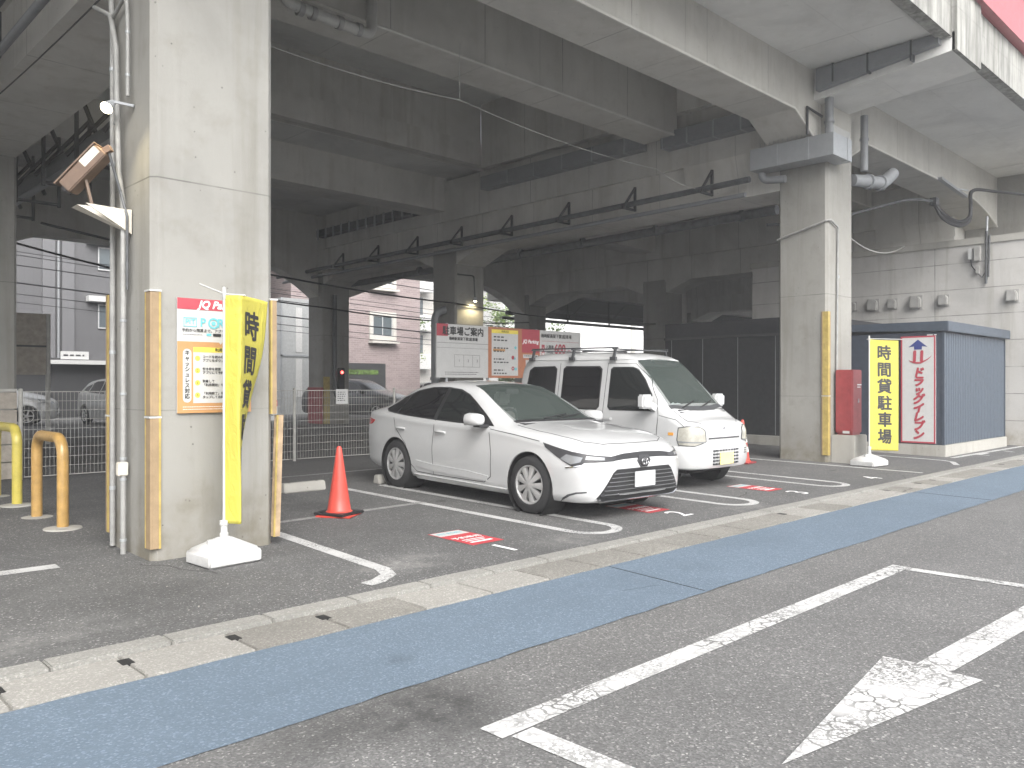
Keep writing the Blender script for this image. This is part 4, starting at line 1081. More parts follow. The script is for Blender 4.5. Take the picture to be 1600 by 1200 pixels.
def wheel(parent, loc, r, wdt, style, turn=0, face=-1, rim='wheel_silver', n=28):
    """face -1: outer side towards -y"""
    wo = thing('wheel', None, None, loc); wo.parent = parent
    def put(mb, nm, mat, sm=40):
        o = mb.build(nm, mat, smooth=sm); o.parent = wo; return o
    mb = MB(); hw = wdt / 2
    prof = [(r * .64, -hw * .82), (r * .70, -hw), (r * .90, -hw * .98), (r * .975, -hw * .80), (r, -hw * .5), (r, hw * .5), (r * .975, hw * .8), (r * .9, hw * .98), (r * .70, hw), (r * .64, hw * .82)]
    mb.lathe(prof, n + 12, 'Y'); put(mb, 'tyre', 'tyre_rubber')
    f = face
    mb = MB(); mb.lathe([(0, f * hw * .30), (r * .60, f * hw * .30), (r * .655, f * hw * .82)], n + 8, 'Y'); mb.lathe([(r * .62, f * hw * .3), (r * .62, -f * hw * .8)], n + 8, 'Y'); put(mb, 'wheel_well', 'dark_gap')
    mb = MB(); mb.lathe([(r * .665, f * hw * .80), (r * .67, f * hw * .95), (r * .64, f * hw * .97), (r * .60, f * hw * .86), (r * .60, f * hw * .6)], n + 8, 'Y')
    nsp = style
    for k in range(nsp):
        a = 2 * pi * k / nsp; tx, tz = cos(a), sin(a); px, pz = -sin(a), cos(a)
        r0, r1 = r * .13, r * .62; w0, w1 = r * .055, r * .128 if nsp >= 8 else r * .10
        y0, y1 = f * hw * 1.02, f * hw * .84
        q = [(tx * r0 - px * w0, y0, tz * r0 - pz * w0), (tx * r0 + px * w0, y0, tz * r0 + pz * w0), (tx * r1 + px * w1, y1, tz * r1 + pz * w1), (tx * r1 - px * w1, y1, tz * r1 - pz * w1)]
        mid = [(tx * r0, y0 + f * .006, tz * r0), (tx * r1, y1 + f * .008, tz * r1)]
        bk = [(a_, b_ - f * .03, c_) for a_, b_, c_ in q]
        mb.add(q + mid + bk, [(0, 4, 5, 3), (4, 1, 2, 5), (0, 3, 9, 6), (1, 2, 8, 7), (2, 3, 9, 8)])
    mb.lathe([(0, f * hw * 1.06), (r * .10, f * hw * 1.05), (r * .17, f * hw * 1.0), (r * .17, f * hw * .8)], 20, 'Y')
    put(mb, 'rim', rim, 30)
    wo.rotation_euler = (0, 0, turn)
    return wo
def mirror_obj(name, mat, parent, c, d, stalk=None, mat2='black_plastic'):
    mb = MB(); x, y, z = c; dx, dy, dz = d
    mb.cbox(c, d); o = mb.build(name, mat, parent, bevel=min(d) * .22, smooth=60)
    mb = MB(); mb.cbox((x - dx * .48, y, z), (.012, dy * .8, dz * .75)); mb.build('mirror_glass', 'chrome', o)
    if stalk:
        mb = MB(); mb.bar(stalk[0], stalk[1], stalk[2]); mb.build('stalk', mat2, o, bevel=.006)
    return o
def interior(parent, x_dash, z_dash, hw, z_floor, seat_x, z_roof, wheel_y, rows=2):
    mb = MB(); mb.box(x_dash - .35, x_dash + .30, -hw * .93, hw * .93, z_dash - .22, z_dash); mb.build('dashboard', 'interior_dark', parent, bevel=.03)
    for sx in seat_x[:rows]:
        for sy in (-.36, .36):
            mb = MB(); mb.box(sx - .22, sx + .28, sy - .24, sy + .24, z_floor, z_floor + .15)
            mb.prism([(sx - .18, z_floor + .1), (sx - .06, z_floor + .1), (sx - .24, z_floor + .66), (sx - .34, z_floor + .64)], sy - .22, sy + .22, 'Y')
            mb.box(sx - .36, sx - .26, sy - .12, sy + .12, z_floor + .68, z_floor + .86)
            mb.build('seat', 'interior_grey', parent, bevel=.03)
    mb = MB(); A = Vector((-.90, 0, .42)).normalized(); c = Vector((x_dash - .42, wheel_y, z_dash - .03)); s_ = Vector((0, 1, 0)); t_ = A.cross(s_)
    mb.tube([c + (s_ * cos(2 * pi * k / 24) + t_ * sin(2 * pi * k / 24)) * .18 for k in range(24)], .016, 8, closed=True); mb.bar(c - s_ * .17, c + s_ * .17, .03); mb.build('steering_wheel', 'interior_dark', parent, smooth=40)
    mb = MB(); mb.box(x_dash - .72, x_dash - .69, -.11, .11, z_roof - .13, z_roof - .07); mb.build('rear_view_mirror', 'interior_dark', parent, bevel=.01)

def cabin_pocket(body, prof, shell):
    """cabin void: side profile prof (x,z) with half width hw"""
    cut = MB(); n = len(prof)
    vs = []
    for s_ in (-1, 1): vs += [(x, s_ * h, z) for x, z, h in prof]
    cut.add(vs, [tuple(range(n))[::-1], tuple(range(n, 2 * n))] + [(i, (i + 1) % n, n + (i + 1) % n, n + i) for i in range(n)])
    co = cut.build('opening', 'dark_gap')
    md = body.modifiers.new('opening', 'BOOLEAN'); md.object = co; md.operation = 'DIFFERENCE'; md.solver = 'MANIFOLD'
    body.data.materials.append(M['interior_dark'])
    bpy.context.view_layer.update()
    me = bpy.data.meshes.new_from_object(body.evaluated_get(bpy.context.evaluated_depsgraph_get()))
    body.modifiers.clear(); bpy.data.objects.remove(co); body.data = me
    while len(me.materials) < 2: me.materials.append(M['interior_dark'])
    me.materials[1] = M['interior_dark']
    for pl in me.polygons:
        q = shell.bvh.find_nearest(pl.center)
        pl.material_index = 1 if q[3] > .012 and abs(pl.center.y) < .66 and pl.center.z > .40 else 0
    me.set_sharp_from_angle(angle=R(35))
# -------------------------------------------------- white saloon
SED = [
 (2.245, .27, .44, .42, .40, .56, .33, .60, .18, .62, .625),
 (2.21, .225, .60, .43, .56, .61, .46, .665, .25, .69, .695),
 (2.12, .19, .745, .45, .69, .655, .57, .725, .32, .76, .77),
 (1.95, .175, .83, .48, .785, .71, .66, .79, .37, .825, .835),
 (1.65, .17, .868, .50, .83, .775, .71, .855, .41, .89, .90),
 (1.30, .17, .8725, .51, .84, .82, .73, .895, .43, .93, .94),
 (1.00, .17, .8725, .52, .845, .855, .735, .925, .44, .96, .97),
 (.80, .17, .8725, .52, .848, .875, .745, .955, .52, .995, 1.01),
 (.50, .17, .8725, .53, .848, .895, .725, 1.055, .62, 1.12, 1.155),
 (.20, .17, .8725, .53, .846, .91, .70, 1.16, .585, 1.265, 1.305),
 (-.05, .17, .8725, .53, .845, .92, .69, 1.20, .57, 1.345, 1.39),
 (-.40, .17, .8725, .53, .845, .93, .69, 1.21, .56, 1.38, 1.43),
 (-.80, .17, .8725, .54, .845, .94, .69, 1.21, .555, 1.38, 1.432),
 (-1.20, .18, .8725, .55, .843, .955, .69, 1.19, .55, 1.335, 1.39),
 (-1.50, .20, .87, .56, .838, .97, .695, 1.13, .55, 1.235, 1.29),
 (-1.80, .22, .862, .58, .825, .985, .69, 1.06, .54, 1.115, 1.15),
 (-2.02, .25, .835, .60, .79, .985, .66, 1.03, .45, 1.055, 1.065),
 (-2.15, .28, .79, .62, .735, .965, .60, 1.00, .40, 1.015, 1.02),
 (-2.24, .36, .64, .64, .58, .90, .46, .935, .30, .945, .95)]
NX = lambda x: 1.65 + (x - 1.65) * .89 if x > 1.65 else x
SED = [(NX(r[0]),) + r[1:] for r in SED]
def build_sedan():
    car = thing('parked_car', 'white four door saloon car parked behind the red traffic cone', 'car')
    sh = Shell(SED)
    AX, AXR, WR = 1.30, -1.34, .318
    body = sh.body('body', 'white_paint', car, [(AX, .315, .365, -1, -.60), (AX, .315, .365, .60, 1), (AXR, .315, .360, -1, -.60), (AXR, .315, .360, .60, 1)])
    for x in (AX, AXR):
        for f in (-1, 1):
            mb = MB(); mb.lathe([(.355, f * .862), (.362, f * .60), (.0, f * .598)], 36, 'Y', (x, 0, .315)); mb.build('wheel_arch', 'dark_gap', car)
            wheel(car, (x, f * .765, WR), WR, .205, 9, 0 if x < 0 else R(1.5), f)
    X = (1, 0, 0)
    for s_, N in ((-1, (0, -1, 0)), (1, (0, 1, 0))):
        U = X
        sh.patch('window_trim', 'black_plastic', car, [(.66, .918), (.42, 1.05), (.20, 1.165), (-.02, 1.27), (-.22, 1.325), (-.5, 1.348), (-.85, 1.342), (-1.15, 1.295), (-1.42, 1.20), (-1.62, 1.085), (-1.69, 1.035), (-1.60, 1.0), (-1.2, .968), (-.6, .942), (0, .925)], N, U, off=.003)
        sh.patch('front_window', 'side_glass', car, [(.40, .945), (.36, 1.05), (.18, 1.155), (-.03, 1.255), (-.22, 1.305), (-.42, 1.325), (-.44, .952)], N, U, off=.006)
        sh.patch('rear_window', 'privacy_glass', car, [(-.52, .956), (-.505, 1.328), (-.85, 1.322), (-1.13, 1.277), (-1.24, 1.235), (-1.34, .997), (-1.1, .975)], N, U, off=.006)
        sh.patch('quarter_window', 'privacy_glass', car, [(-1.38, 1.003), (-1.28, 1.22), (-1.42, 1.17), (-1.58, 1.08), (-1.655, 1.035), (-1.58, 1.015)], N, U, off=.006)
        sh.patch('sail_panel', 'black_plastic', car, [(.61, .93), (.42, .94), (.38, 1.04), (.43, 1.03)], N, U, off=.006)
        mb = MB()
        sh.seam(mb, [(.60, .90), (.66, .60), (.64, .34), (.52, .265), (-.48, .255)], N, U=U)
        sh.seam(mb, [(-.47, .94), (-.50, .6), (-.49, .255)], N, U=U)
        sh.seam(mb, [(-.49, .255), (-.85, .262), (-.98, .34), (-1.10, .60), (-1.36, .80), (-1.42, .985)], N, U=U)
        sh.seam(mb, [(1.44, .80), (1.05, .845), (.62, .885)], N, U=U, wd=.006)
        mb.build('shut_line', 'dark_gap', car, fix=False)
        sh.patch('sill', 'white_paint', car, [(.88, .175), (.93, .235), (-.92, .235), (-.90, .185)], N, U, off=.020, thick=.02)
        sh.patch('door_moulding', 'white_paint', car, [(.57, .285), (.60, .345), (.2, .375), (-.5, .385), (-.86, .41), (-.84, .33), (-.5, .30)], N, U, off=.010, thick=.012)
        for hx in (-.33, -1.22):
            y0 = s_ * .868
            mb = MB(); mb.tube([(hx - .10, y0, .795), (hx - .07, y0 + s_ * .02, .80), (hx + .07, y0 + s_ * .02, .80), (hx + .10, y0, .795)], .016, 10); mb.build('door_handle', 'white_paint', car, smooth=50)
        mr = MB(); yc = s_ * .99
        mr.add([], [])
        m_ = MB(); prof = []
        ms = [(.62, .045, .050), (.60, .075, .070), (.52, .095, .082), (.44, .10, .085), (.415, .095, .080)]
        vs = []
        for (mx, hy, hz) in ms:
            for k in range(14):
                a = 2 * pi * k / 14; ex = .8
                vs.append((mx, yc + hy * math.copysign(abs(cos(a)) ** ex, cos(a)), .985 + hz * math.copysign(abs(sin(a)) ** ex, sin(a)) * (1 if sin(a) > 0 else .75)))
        fs = [tuple(range(14))[::-1], tuple(range(56, 70))] + [(i * 14 + k, i * 14 + (k + 1) % 14, (i + 1) * 14 + (k + 1) % 14, (i + 1) * 14 + k) for i in range(4) for k in range(14)]
        m_.add(vs, fs); mo = m_.build('side_mirror', 'white_paint', car, smooth=50)
        mb = MB(); mb.cbox((.412, yc, .985), (.006, .16, .12)); mb.build('mirror_glass', 'chrome', mo)
        mb = MB(); mb.prism([(.46, .905), (.58, .905), (.56, .935), (.48, .935)], min(s_ * .83, s_ * .97), max(s_ * .83, s_ * .97), 'Y'); mb.bar((.52, s_ * .90, .92), (.50, yc, .93), .05); mb.build('stalk', 'black_plastic', mo)
    # glass over the cabin
    sh.patch('windscreen', 'clear_glass', car, [(.80, -.64), (.885, -.35), (.905, 0), (.885, .35), (.80, .64), (.45, .60), (-.02, .515), (-.075, .3), (-.085, 0), (-.075, -.3), (-.02, -.515), (.45, -.60)], (0, 0, 1), X, (0, 1, 0), off=.006)
    sh.patch('windscreen_border', 'black_plastic', car, [(.86, -.655), (.935, -.35), (.955, 0), (.935, .35), (.86, .655), (.80, .655), (.87, .36), (.89, 0), (.87, -.36), (.80, -.655)], (0, 0, 1), X, (0, 1, 0), off=.009)
    sh.patch('rear_screen', 'privacy_glass', car, [(-1.20, -.48), (-1.12, 0), (-1.20, .48), (-1.78, .50), (-1.82, 0), (-1.78, -.50)], (0, 0, 1), X, (0, 1, 0), off=.006)
    for s_ in (-1, 1):
        mb = MB(); mb.bar((.86, -.10 + s_ * .12, 1.005), (.79, -.10 + s_ * .12 + .42, 1.045), .018, .012); mb.build('wiper', 'black_plastic', car)
    mb = MB()
    for s_ in (-1, 1): sh.seam(mb, [(.93, s_ * .70), (1.3, s_ * .72), (1.65, s_ * .70), (1.89, s_ * .62), (2.0, s_ * .45), (2.035, s_ * .2), (2.04, 0)], (0, 0, 1), wd=.007, U=X)
    mb.build('bonnet_line', 'dark_gap', car, fix=False)
    # front end, seen along the x axis; (y, z) with U = +y
    FN, FU = (1, 0, 0), (0, 1, 0)
    sh.patch('upper_grille', 'black_plastic', car, [(-.60, .615), (-.58, .655), (-.3, .69), (0, .70), (.3, .69), (.58, .655), (.60, .615), (.3, .635), (0, .64), (-.3, .635)], FN, FU, off=.004)
    gr = sh.patch('grille', 'black_plastic', car, [(-.655, .245), (-.47, .50), (-.42, .535), (.42, .535), (.47, .50), (.655, .245), (.58, .215), (-.58, .215)], FN, FU, off=.005, res=.06)
    mb = MB()
    for k in range(6):
        z = .275 + .042 * k; hw = .635 - (z - .245) * .72
        sh.patch('', '', None, [(-hw, z), (-hw, z + .007), (hw, z + .007), (hw, z)], FN, FU, off=.014, thick=.002, mb=mb)
    mb.build('grille_bar', 'grille_grey', gr, smooth=50)
    sh.patch('lip', 'chrome', car, [(-.655, .245), (-.665, .225), (-.58, .195), (.58, .195), (.665, .225), (.655, .245), (.57, .215), (-.57, .215)], FN, FU, off=.012)
    mb = MB(); sh.patch('', '', None, [(-.075, .66), (-.105, .61), (-.05, .54), (.05, .54), (.105, .61), (.075, .66), (.0, .67)], FN, FU, off=.012, mb=mb); em = mb.build('badge_plinth', 'lamp_dark', car)
    mb = MB()
    for (rx, rz, oy, oz) in ((.052, .036, 0, .60), (.022, .034, 0, .601), (.040, .013, 0, .618)):
        mb.tube([(2.206, oy + rx * cos(2 * pi * k / 24), oz + rz * sin(2 * pi * k / 24)) for k in range(24)], .006, 6, closed=True)
    mb.build('emblem', 'chrome', em, smooth=50)
    for s_ in (-1, 1):
        D = Vector((.72, s_ * .69, 0)).normalized(); U2 = Vector((0, 0, 1)).cross(D).normalized()
        q = lambda x, y: Vector((NX(x), s_ * y, 0)).dot(U2)
        out = [(q(2.235, .45), .622), (q(2.24, .43), .662), (q(2.12, .70), .687), (q(1.93, .80), .715), (q(1.70, .845), .755), (q(1.52, .86), .79), (q(1.56, .862), .745), (q(1.72, .858), .665), (q(1.90, .83), .585), (q(1.98, .80), .555), (q(2.03, .765), .58), (q(2.06, .74), .61)]
        hl = sh.patch('headlight', 'lamp_dark', car, out, D, U2, off=.006, res=.04)
        mb = MB()
        sh.patch('', '', None, [(q(2.02, .76), .615), (q(2.04, .745), .66), (q(1.86, .82), .69), (q(1.78, .838), .64), (q(1.92, .81), .588)], D, U2, off=.010, res=.03, mb=mb)
        sh.patch('', '', None, [(q(2.20, .57), .632), (q(2.20, .57), .660), (q(2.08, .73), .672), (q(2.07, .735), .64)], D, U2, off=.010, res=.03, mb=mb)
        mb.build('lens', 'lamp_clear', hl, smooth=50)
        mb = MB()
        sh.patch('', '', None, [(q(2.05, .75), .575), (q(1.88, .84), .548), (q(1.87, .845), .556), (q(2.04, .755), .588)], D, U2, off=.011, res=.03, mb=mb)
        mb.build('light_strip', 'chrome', hl, smooth=50)
        # dark curved slit in the bumper corner, and the crease panel
        sl = [(q(2.10, .735), .315), (q(2.0, .80), .305), (q(1.90, .835), .275), (q(1.84, .85), .235), (q(1.80, .855), .185), (q(1.825, .855), .185), (q(1.87, .845), .225), (q(1.93, .825), .262), (q(2.01, .795), .289), (q(2.10, .735), .302)]
        sh.patch('bumper_slit', 'bracket_dark', car, sl, D, U2, off=.003, res=.03)
        sh.patch('fog_lamp', 'lamp_dark', car, [(q(2.185, .56), .262), (q(2.185, .56), .292), (q(2.165, .60), .292), (q(2.165, .60), .262)], D, U2, off=.014, res=.03)
        rl = [(s_ * .44, .80), (s_ * .44, .90), (s_ * .70, .915), (s_ * .79, .86), (s_ * .74, .80)]
        sh.patch('tail_light', 'red_lens', car, rl, (-1, 0, 0), FU, off=.006)
        sh.patch('tail_light_side', 'red_lens', car, [(-2.10, .80), (-2.10, .90), (-1.90, .875), (-1.98, .82)], (0, s_, 0), X, off=.006)
    mb = MB(); mb.cbox((2.206, 0, .415), (.012, .33, .165)); mb.build('number_plate', 'plate_white', car, bevel=.003)
    mb = MB(); mb.cbox((0, 0, .21), (3.6, 1.3, .08)); mb.build('underbody', 'dark_gap', car)
    interior(car, .72, .96, .72, .42, (-.30, -1.05), 1.40, -.36)
    mb = MB(); mb.box(.58, .80, -.16, .05, .965, 1.0); mb.build('parking_permit', 'bracket_dark', car)
    # open the cabin under the clear windscreen so the seats show
    return car, sh, body
sedan, ssh, sbody = build_sedan()
# windscreen opening: cut a pocket under the glass, down to dashboard level
cabin_pocket(sbody, [(.86, .955, .60), (.86, 1.06, .60), (.50, 1.22, .585), (-.02, 1.46, .51), (-.10, 1.36, .51), (-1.0, 1.30, .50), (-1.3, 1.15, .53), (-1.3, .42, .60), (.2, .42, .60), (.55, .9, .60)], ssh)
sedan.location = (7.29, 7.50, zg(7.5)); sedan.rotation_euler = (0, SLOPE, atan2(-.998, -.06))
# -------------------------------------------------- white one-box van
VAN = [
 (1.685, .38, .54, .50, .53, .72, .46, .755, .24, .768, .772),
 (1.66, .31, .62, .50, .605, .77, .52, .815, .28, .83, .835),
 (1.59, .27, .69, .50, .665, .83, .585, .875, .33, .895, .905),
 (1.46, .26, .725, .52, .70, .86, .63, .925, .36, .955, .965),
 (1.30, .26, .7375, .56, .715, .94, .655, 1.02, .50, 1.06, 1.075),
 (1.20, .26, .7375, .58, .718, .97, .665, 1.08, .58, 1.13, 1.15),
 (1.00, .26, .7375, .60, .72, 1.00, .668, 1.25, .58, 1.33, 1.365),
 (.80, .26, .7375, .60, .72, 1.01, .665, 1.36, .565, 1.525, 1.57),
 (.62, .26, .7375, .60, .72, 1.01, .66, 1.42, .56, 1.68, 1.73),
 (.45, .26, .7375, .60, .72, 1.01, .658, 1.45, .57, 1.765, 1.83),
 (.20, .26, .7375, .60, .72, 1.01, .658, 1.46, .58, 1.80, 1.865),
 (-.5, .26, .7375, .60, .72, 1.01, .658, 1.46, .585, 1.81, 1.88),
 (-1.2, .26, .7375, .60, .72, 1.01, .658, 1.46, .585, 1.80, 1.875),
 (-1.52, .27, .735, .60, .715, 1.01, .65, 1.45, .57, 1.76, 1.84),
 (-1.66, .29, .715, .60, .69, 1.00, .62, 1.42, .53, 1.68, 1.75),
 (-1.70, .36, .66, .60, .63, .99, .56, 1.40, .47, 1.62, 1.68)]
def build_van():
    car = thing('parked_van', 'white small one box van with roof bars parked between saloon and second column', 'van')
    sh = Shell(VAN)
    AX, AXR, WR = 1.03, -1.32, .275
    body = sh.body('body', 'white_paint', car, [(AX, .28, .325, -1, -.50), (AX, .28, .325, .50, 1), (AXR, .28, .325, -1, -.50), (AXR, .28, .325, .50, 1)])
    for x in (AX, AXR):
        for f in (-1, 1):
            mb = MB(); mb.lathe([(.315, f * .728), (.322, f * .50), (0, f * .498)], 32, 'Y', (x, 0, .28)); mb.build('wheel_arch', 'dark_gap', car)
            wheel(car, (x, f * .655, WR), WR, .155, 6, 0, f)
    X = (1, 0, 0)
    for s_, N in ((-1, (0, -1, 0)), (1, (0, 1, 0))):
        for nm, g, q in (('front_window', 'side_glass', [(1.00, 1.05), (.94, 1.27), (.80, 1.46), (.66, 1.60), (.58, 1.63), (.26, 1.63), (.22, 1.60), (.22, 1.08), (.26, 1.04)]),
                      ('sliding_window', 'privacy_glass', [(.02, 1.08), (.02, 1.60), (-.03, 1.64), (-.66, 1.64), (-.71, 1.60), (-.71, 1.08), (-.66, 1.03), (-.03, 1.03)]),
                      ('rear_window', 'privacy_glass', [(-.88, 1.08), (-.88, 1.60), (-.93, 1.64), (-1.36, 1.63), (-1.45, 1.58), (-1.52, 1.08), (-1.47, 1.03), (-.93, 1.03)])):
            cx = sum(a for a, b in q) / len(q); cz = sum(b for a, b in q) / len(q)
            big = [(cx + (a - cx) * 1.06 + (.0), cz + (b - cz) * 1.06) for a, b in q]
            sh.patch('window_seal', 'black_plastic', car, big, N, X, off=.003)
            sh.patch(nm, g, car, q, N, X, off=.006)
        mb = MB()
        sh.seam(mb, [(.14, 1.70), (.12, 1.0), (.12, .36)], N, U=X)
        sh.seam(mb, [(.14, 1.70), (.60, 1.69), (.86, 1.48), (1.05, 1.2), (1.10, .98), (1.08, .64)], N, U=X, wd=.006)
        sh.seam(mb, [(-.80, 1.70), (-.80, .40)], N, U=X)
        sh.seam(mb, [(1.02, .33), (.55, .315), (-1.0, .31)], N, U=X)
        sh.seam(mb, [(1.12, .98), (1.38, .93), (1.52, .83)], N, U=X, wd=.006)
        mb.build('shut_line', 'dark_gap', car, fix=False)
        sh.patch('rain_rail', 'white_paint', car, [(.60, 1.745), (.60, 1.765), (-1.5, 1.765), (-1.5, 1.745)], N, X, off=.012)
        for hx in (.22, -.10):
            y0 = s_ * .735; mb = MB(); mb.cbox((hx, y0, .90), (.14, .03, .05)); mb.build('door_handle', 'white_paint', car, bevel=.01)
        mirror_obj('side_mirror', 'white_paint', car, (1.01, s_ * .895, 1.17), (.12, .23, .19), ((1.03, s_ * .70, 1.07), (1.01, s_ * .79, 1.12), .09), 'white_paint')
        sh.patch('side_repeater', 'amber_lens', car, [(1.36, .72), (1.36, .76), (1.28, .76), (1.28, .72)], N, X, off=.006)
        D = Vector((.80, s_ * .60, 0)).normalized(); U2 = Vector((0, 0, 1)).cross(D).normalized(); q = lambda x, y: Vector((x, s_ * y, 0)).dot(U2)
        sh.patch('lamp_seal', 'bracket_dark', car, [(q(1.682, .43), .64), (q(1.68, .45), .80), (q(1.64, .54), .847), (q(1.55, .685), .852), (q(1.44, .727), .832), (q(1.415, .732), .665), (q(1.44, .727), .588), (q(1.64, .645), .583)], D, U2, off=.003, res=.04)
        hl = sh.patch('headlight', 'lamp_cream', car, [(q(1.68, .45), .65), (q(1.675, .47), .79), (q(1.64, .54), .835), (q(1.55, .68), .84), (q(1.45, .725), .82), (q(1.43, .73), .67), (q(1.45, .725), .60), (q(1.64, .64), .595)], D, U2, off=.006, res=.04)
        mb = MB(); sh.patch('', '', None, [(q(1.675, .47), .63), (q(1.675, .47), .645), (q(1.435, .73), .65), (q(1.44, .73), .63)], D, U2, off=.009, res=.04, mb=mb); mb.build('lamp_rib', 'lamp_clear', hl, smooth=50)
    sh.patch('windscreen', 'clear_glass', car, [(1.20, -.62), (1.255, -.3), (1.265, 0), (1.255, .3), (1.20, .62), (.95, .585), (.60, .545), (.575, .3), (.57, 0), (.575, -.3), (.60, -.545), (.95, -.585)], (0, 0, 1), X, off=.006)
    sh.patch('cowl_panel', 'bracket_dark', car, [(1.20, -.63), (1.255, -.3), (1.265, 0), (1.255, .3), (1.20, .63), (1.25, .63), (1.335, .3), (1.35, 0), (1.335, -.3), (1.25, -.63)], (0, 0, 1), X, off=.006)
    for y0, y1 in ((-.42, .02), (.02, .46)):
        mb = MB(); mb.bar((1.29, y0, 1.085), (1.20, y1 - .04, 1.175), .016, .012); mb.build('wiper', 'black_plastic', car)
    mb = MB(); sh.seam(mb, [(1.28, -.62), (1.5, -.60), (1.60, -.44)], (0, 0, 1), U=X); sh.seam(mb, [(1.28, .62), (1.5, .60), (1.60, .44)], (0, 0, 1), U=X); mb.build('bonnet_line', 'dark_gap', car, fix=False)
    FN, FU = (1, 0, 0), (0, 1, 0)
    sh.patch('bonnet_slot', 'dark_gap', car, [(-.38, .672), (-.38, .69), (.38, .69), (.38, .672)], FN, FU, off=.004)
    mb = MB(); 
    for z in (.677, .684): sh.patch('', '', None, [(-.35, z), (-.35, z + .004), (.35, z + .004), (.35, z)], FN, FU, off=.008, thick=.002, mb=mb)
    mb.build('slot_bar', 'chrome', car)
    mb = MB(); mb.tube([(1.675, .035 * cos(2 * pi * k / 20), .80 + .03 * sin(2 * pi * k / 20)) for k in range(20)], .005, 6, closed=True)
    mb.tube([(1.676, -.03, .813), (1.68, -.012, .803), (1.682, 0, .793), (1.68, .012, .803), (1.676, .03, .813)], .005, 6); mb.build('emblem', 'chrome', car, smooth=50)
    # bumper: one moulding standing 4 cm proud of the shell
    mb = MB()
    sec = [(.0, .265), (.07, .285), (.095, .37), (.095, .53), (.075, .578), (.0, .582)]
    path = [(1.22, -.745), (1.40, -.745), (1.52, -.715), (1.60, -.66), (1.655, -.56), (1.685, -.42), (1.70, -.2), (1.705, 0), (1.70, .2), (1.685, .42), (1.655, .56), (1.60, .66), (1.52, .715), (1.40, .745), (1.22, .745)]
    vs = []
    for i, (x, y) in enumerate(path):
        a = Vector(path[max(i - 1, 0)]); b_ = Vector(path[min(i + 1, len(path) - 1)]); t = (b_ - a).normalized(); n_ = Vector((t.y, -t.x))
        for o_, z in sec: vs.append((x - .045 * n_.x + n_.x * o_, y - .045 * n_.y + n_.y * o_, z))
    k = len(sec)
    mb.add(vs, [(i * k + j, i * k + j + 1, (i + 1) * k + j + 1, (i + 1) * k + j) for i in range(len(path) - 1) for j in range(k - 1)] + [tuple(range(k)), tuple(range((len(path) - 1) * k, len(path) * k))[::-1]])
    bp = mb.build('bumper', 'white_paint', car, bevel=.010, smooth=32)
    mb = MB()
    for r_ in range(5):
        for c_ in range(9): mb.cbox((1.750, -.33 + c_ * .07, .52 - r_ * .045), (.02, .045, .022))
    mb.build('bumper_grille', 'bracket_dark', bp)
    mb = MB()
    for r_ in range(3): mb.cbox((1.722, .47, .52 - r_ * .03), (.02, .055, .012))
    mb.build('bumper_grille', 'bracket_dark', bp)
    mb = MB(); mb.cbox((1.764, -.05, .41), (.012, .33, .165)); mb.build('number_plate', 'plate_yellow', car, bevel=.003)
    mb = MB(); mb.cbox((0, 0, .25), (2.9, 1.1, .10)); mb.build('underbody', 'dark_gap', car)
    # roof carrier
    for s_ in (-1, 1):
        mb = MB(); mb.tube([(.30, s_ * .60, 1.925), (-1.45, s_ * .60, 1.925)], .010, 8); mb.build('roof_rail', 'bracket_dark', car, smooth=50)
    for x in (.25, -.55, -1.4):
        mb = MB(); mb.bar((x, -.66, 1.905), (x, .66, 1.905), .028, .02)
        for s_ in (-1, 1): mb.bar((x, s_ * .645, 1.77), (x, s_ * .60, 1.915), .04, .025); mb.cbox((x, s_ * .655, 1.765), (.10, .04, .05))
        mb.build('roof_bar', 'bracket_dark', car)
    interior(car, 1.05, 1.06, .62, .62, (.25, -.6), 1.66, -.32)
    mb = MB(); rr = random.Random(3)
    for k in range(7):
        c = Vector((1.08 + rr.uniform(-.05, .08), -.35 + rr.uniform(-.18, .18), 1.065)); mb.lathe([(.0, 0), (.08, .01), (.06, .05), (0, .06 + rr.random() * .03)], 9, c=c)
    mb.build('crumpled_bag', 'paper_crumple', car, smooth=60)
    return car, sh, body
van, vsh, vbody = build_van()
cabin_pocket(vbody, [(1.21, 1.06, .56), (1.21, 1.22, .56), (.93, 1.54, .545), (.60, 1.86, .51), (.56, 1.66, .51), (-.6, 1.60, .54), (-.6, .60, .56), (.9, .60, .56), (1.05, 1.0, .56)], vsh)
van.location = (9.98, 7.73, zg(7.73)); van.rotation_euler = (0, SLOPE, R(-90.6))

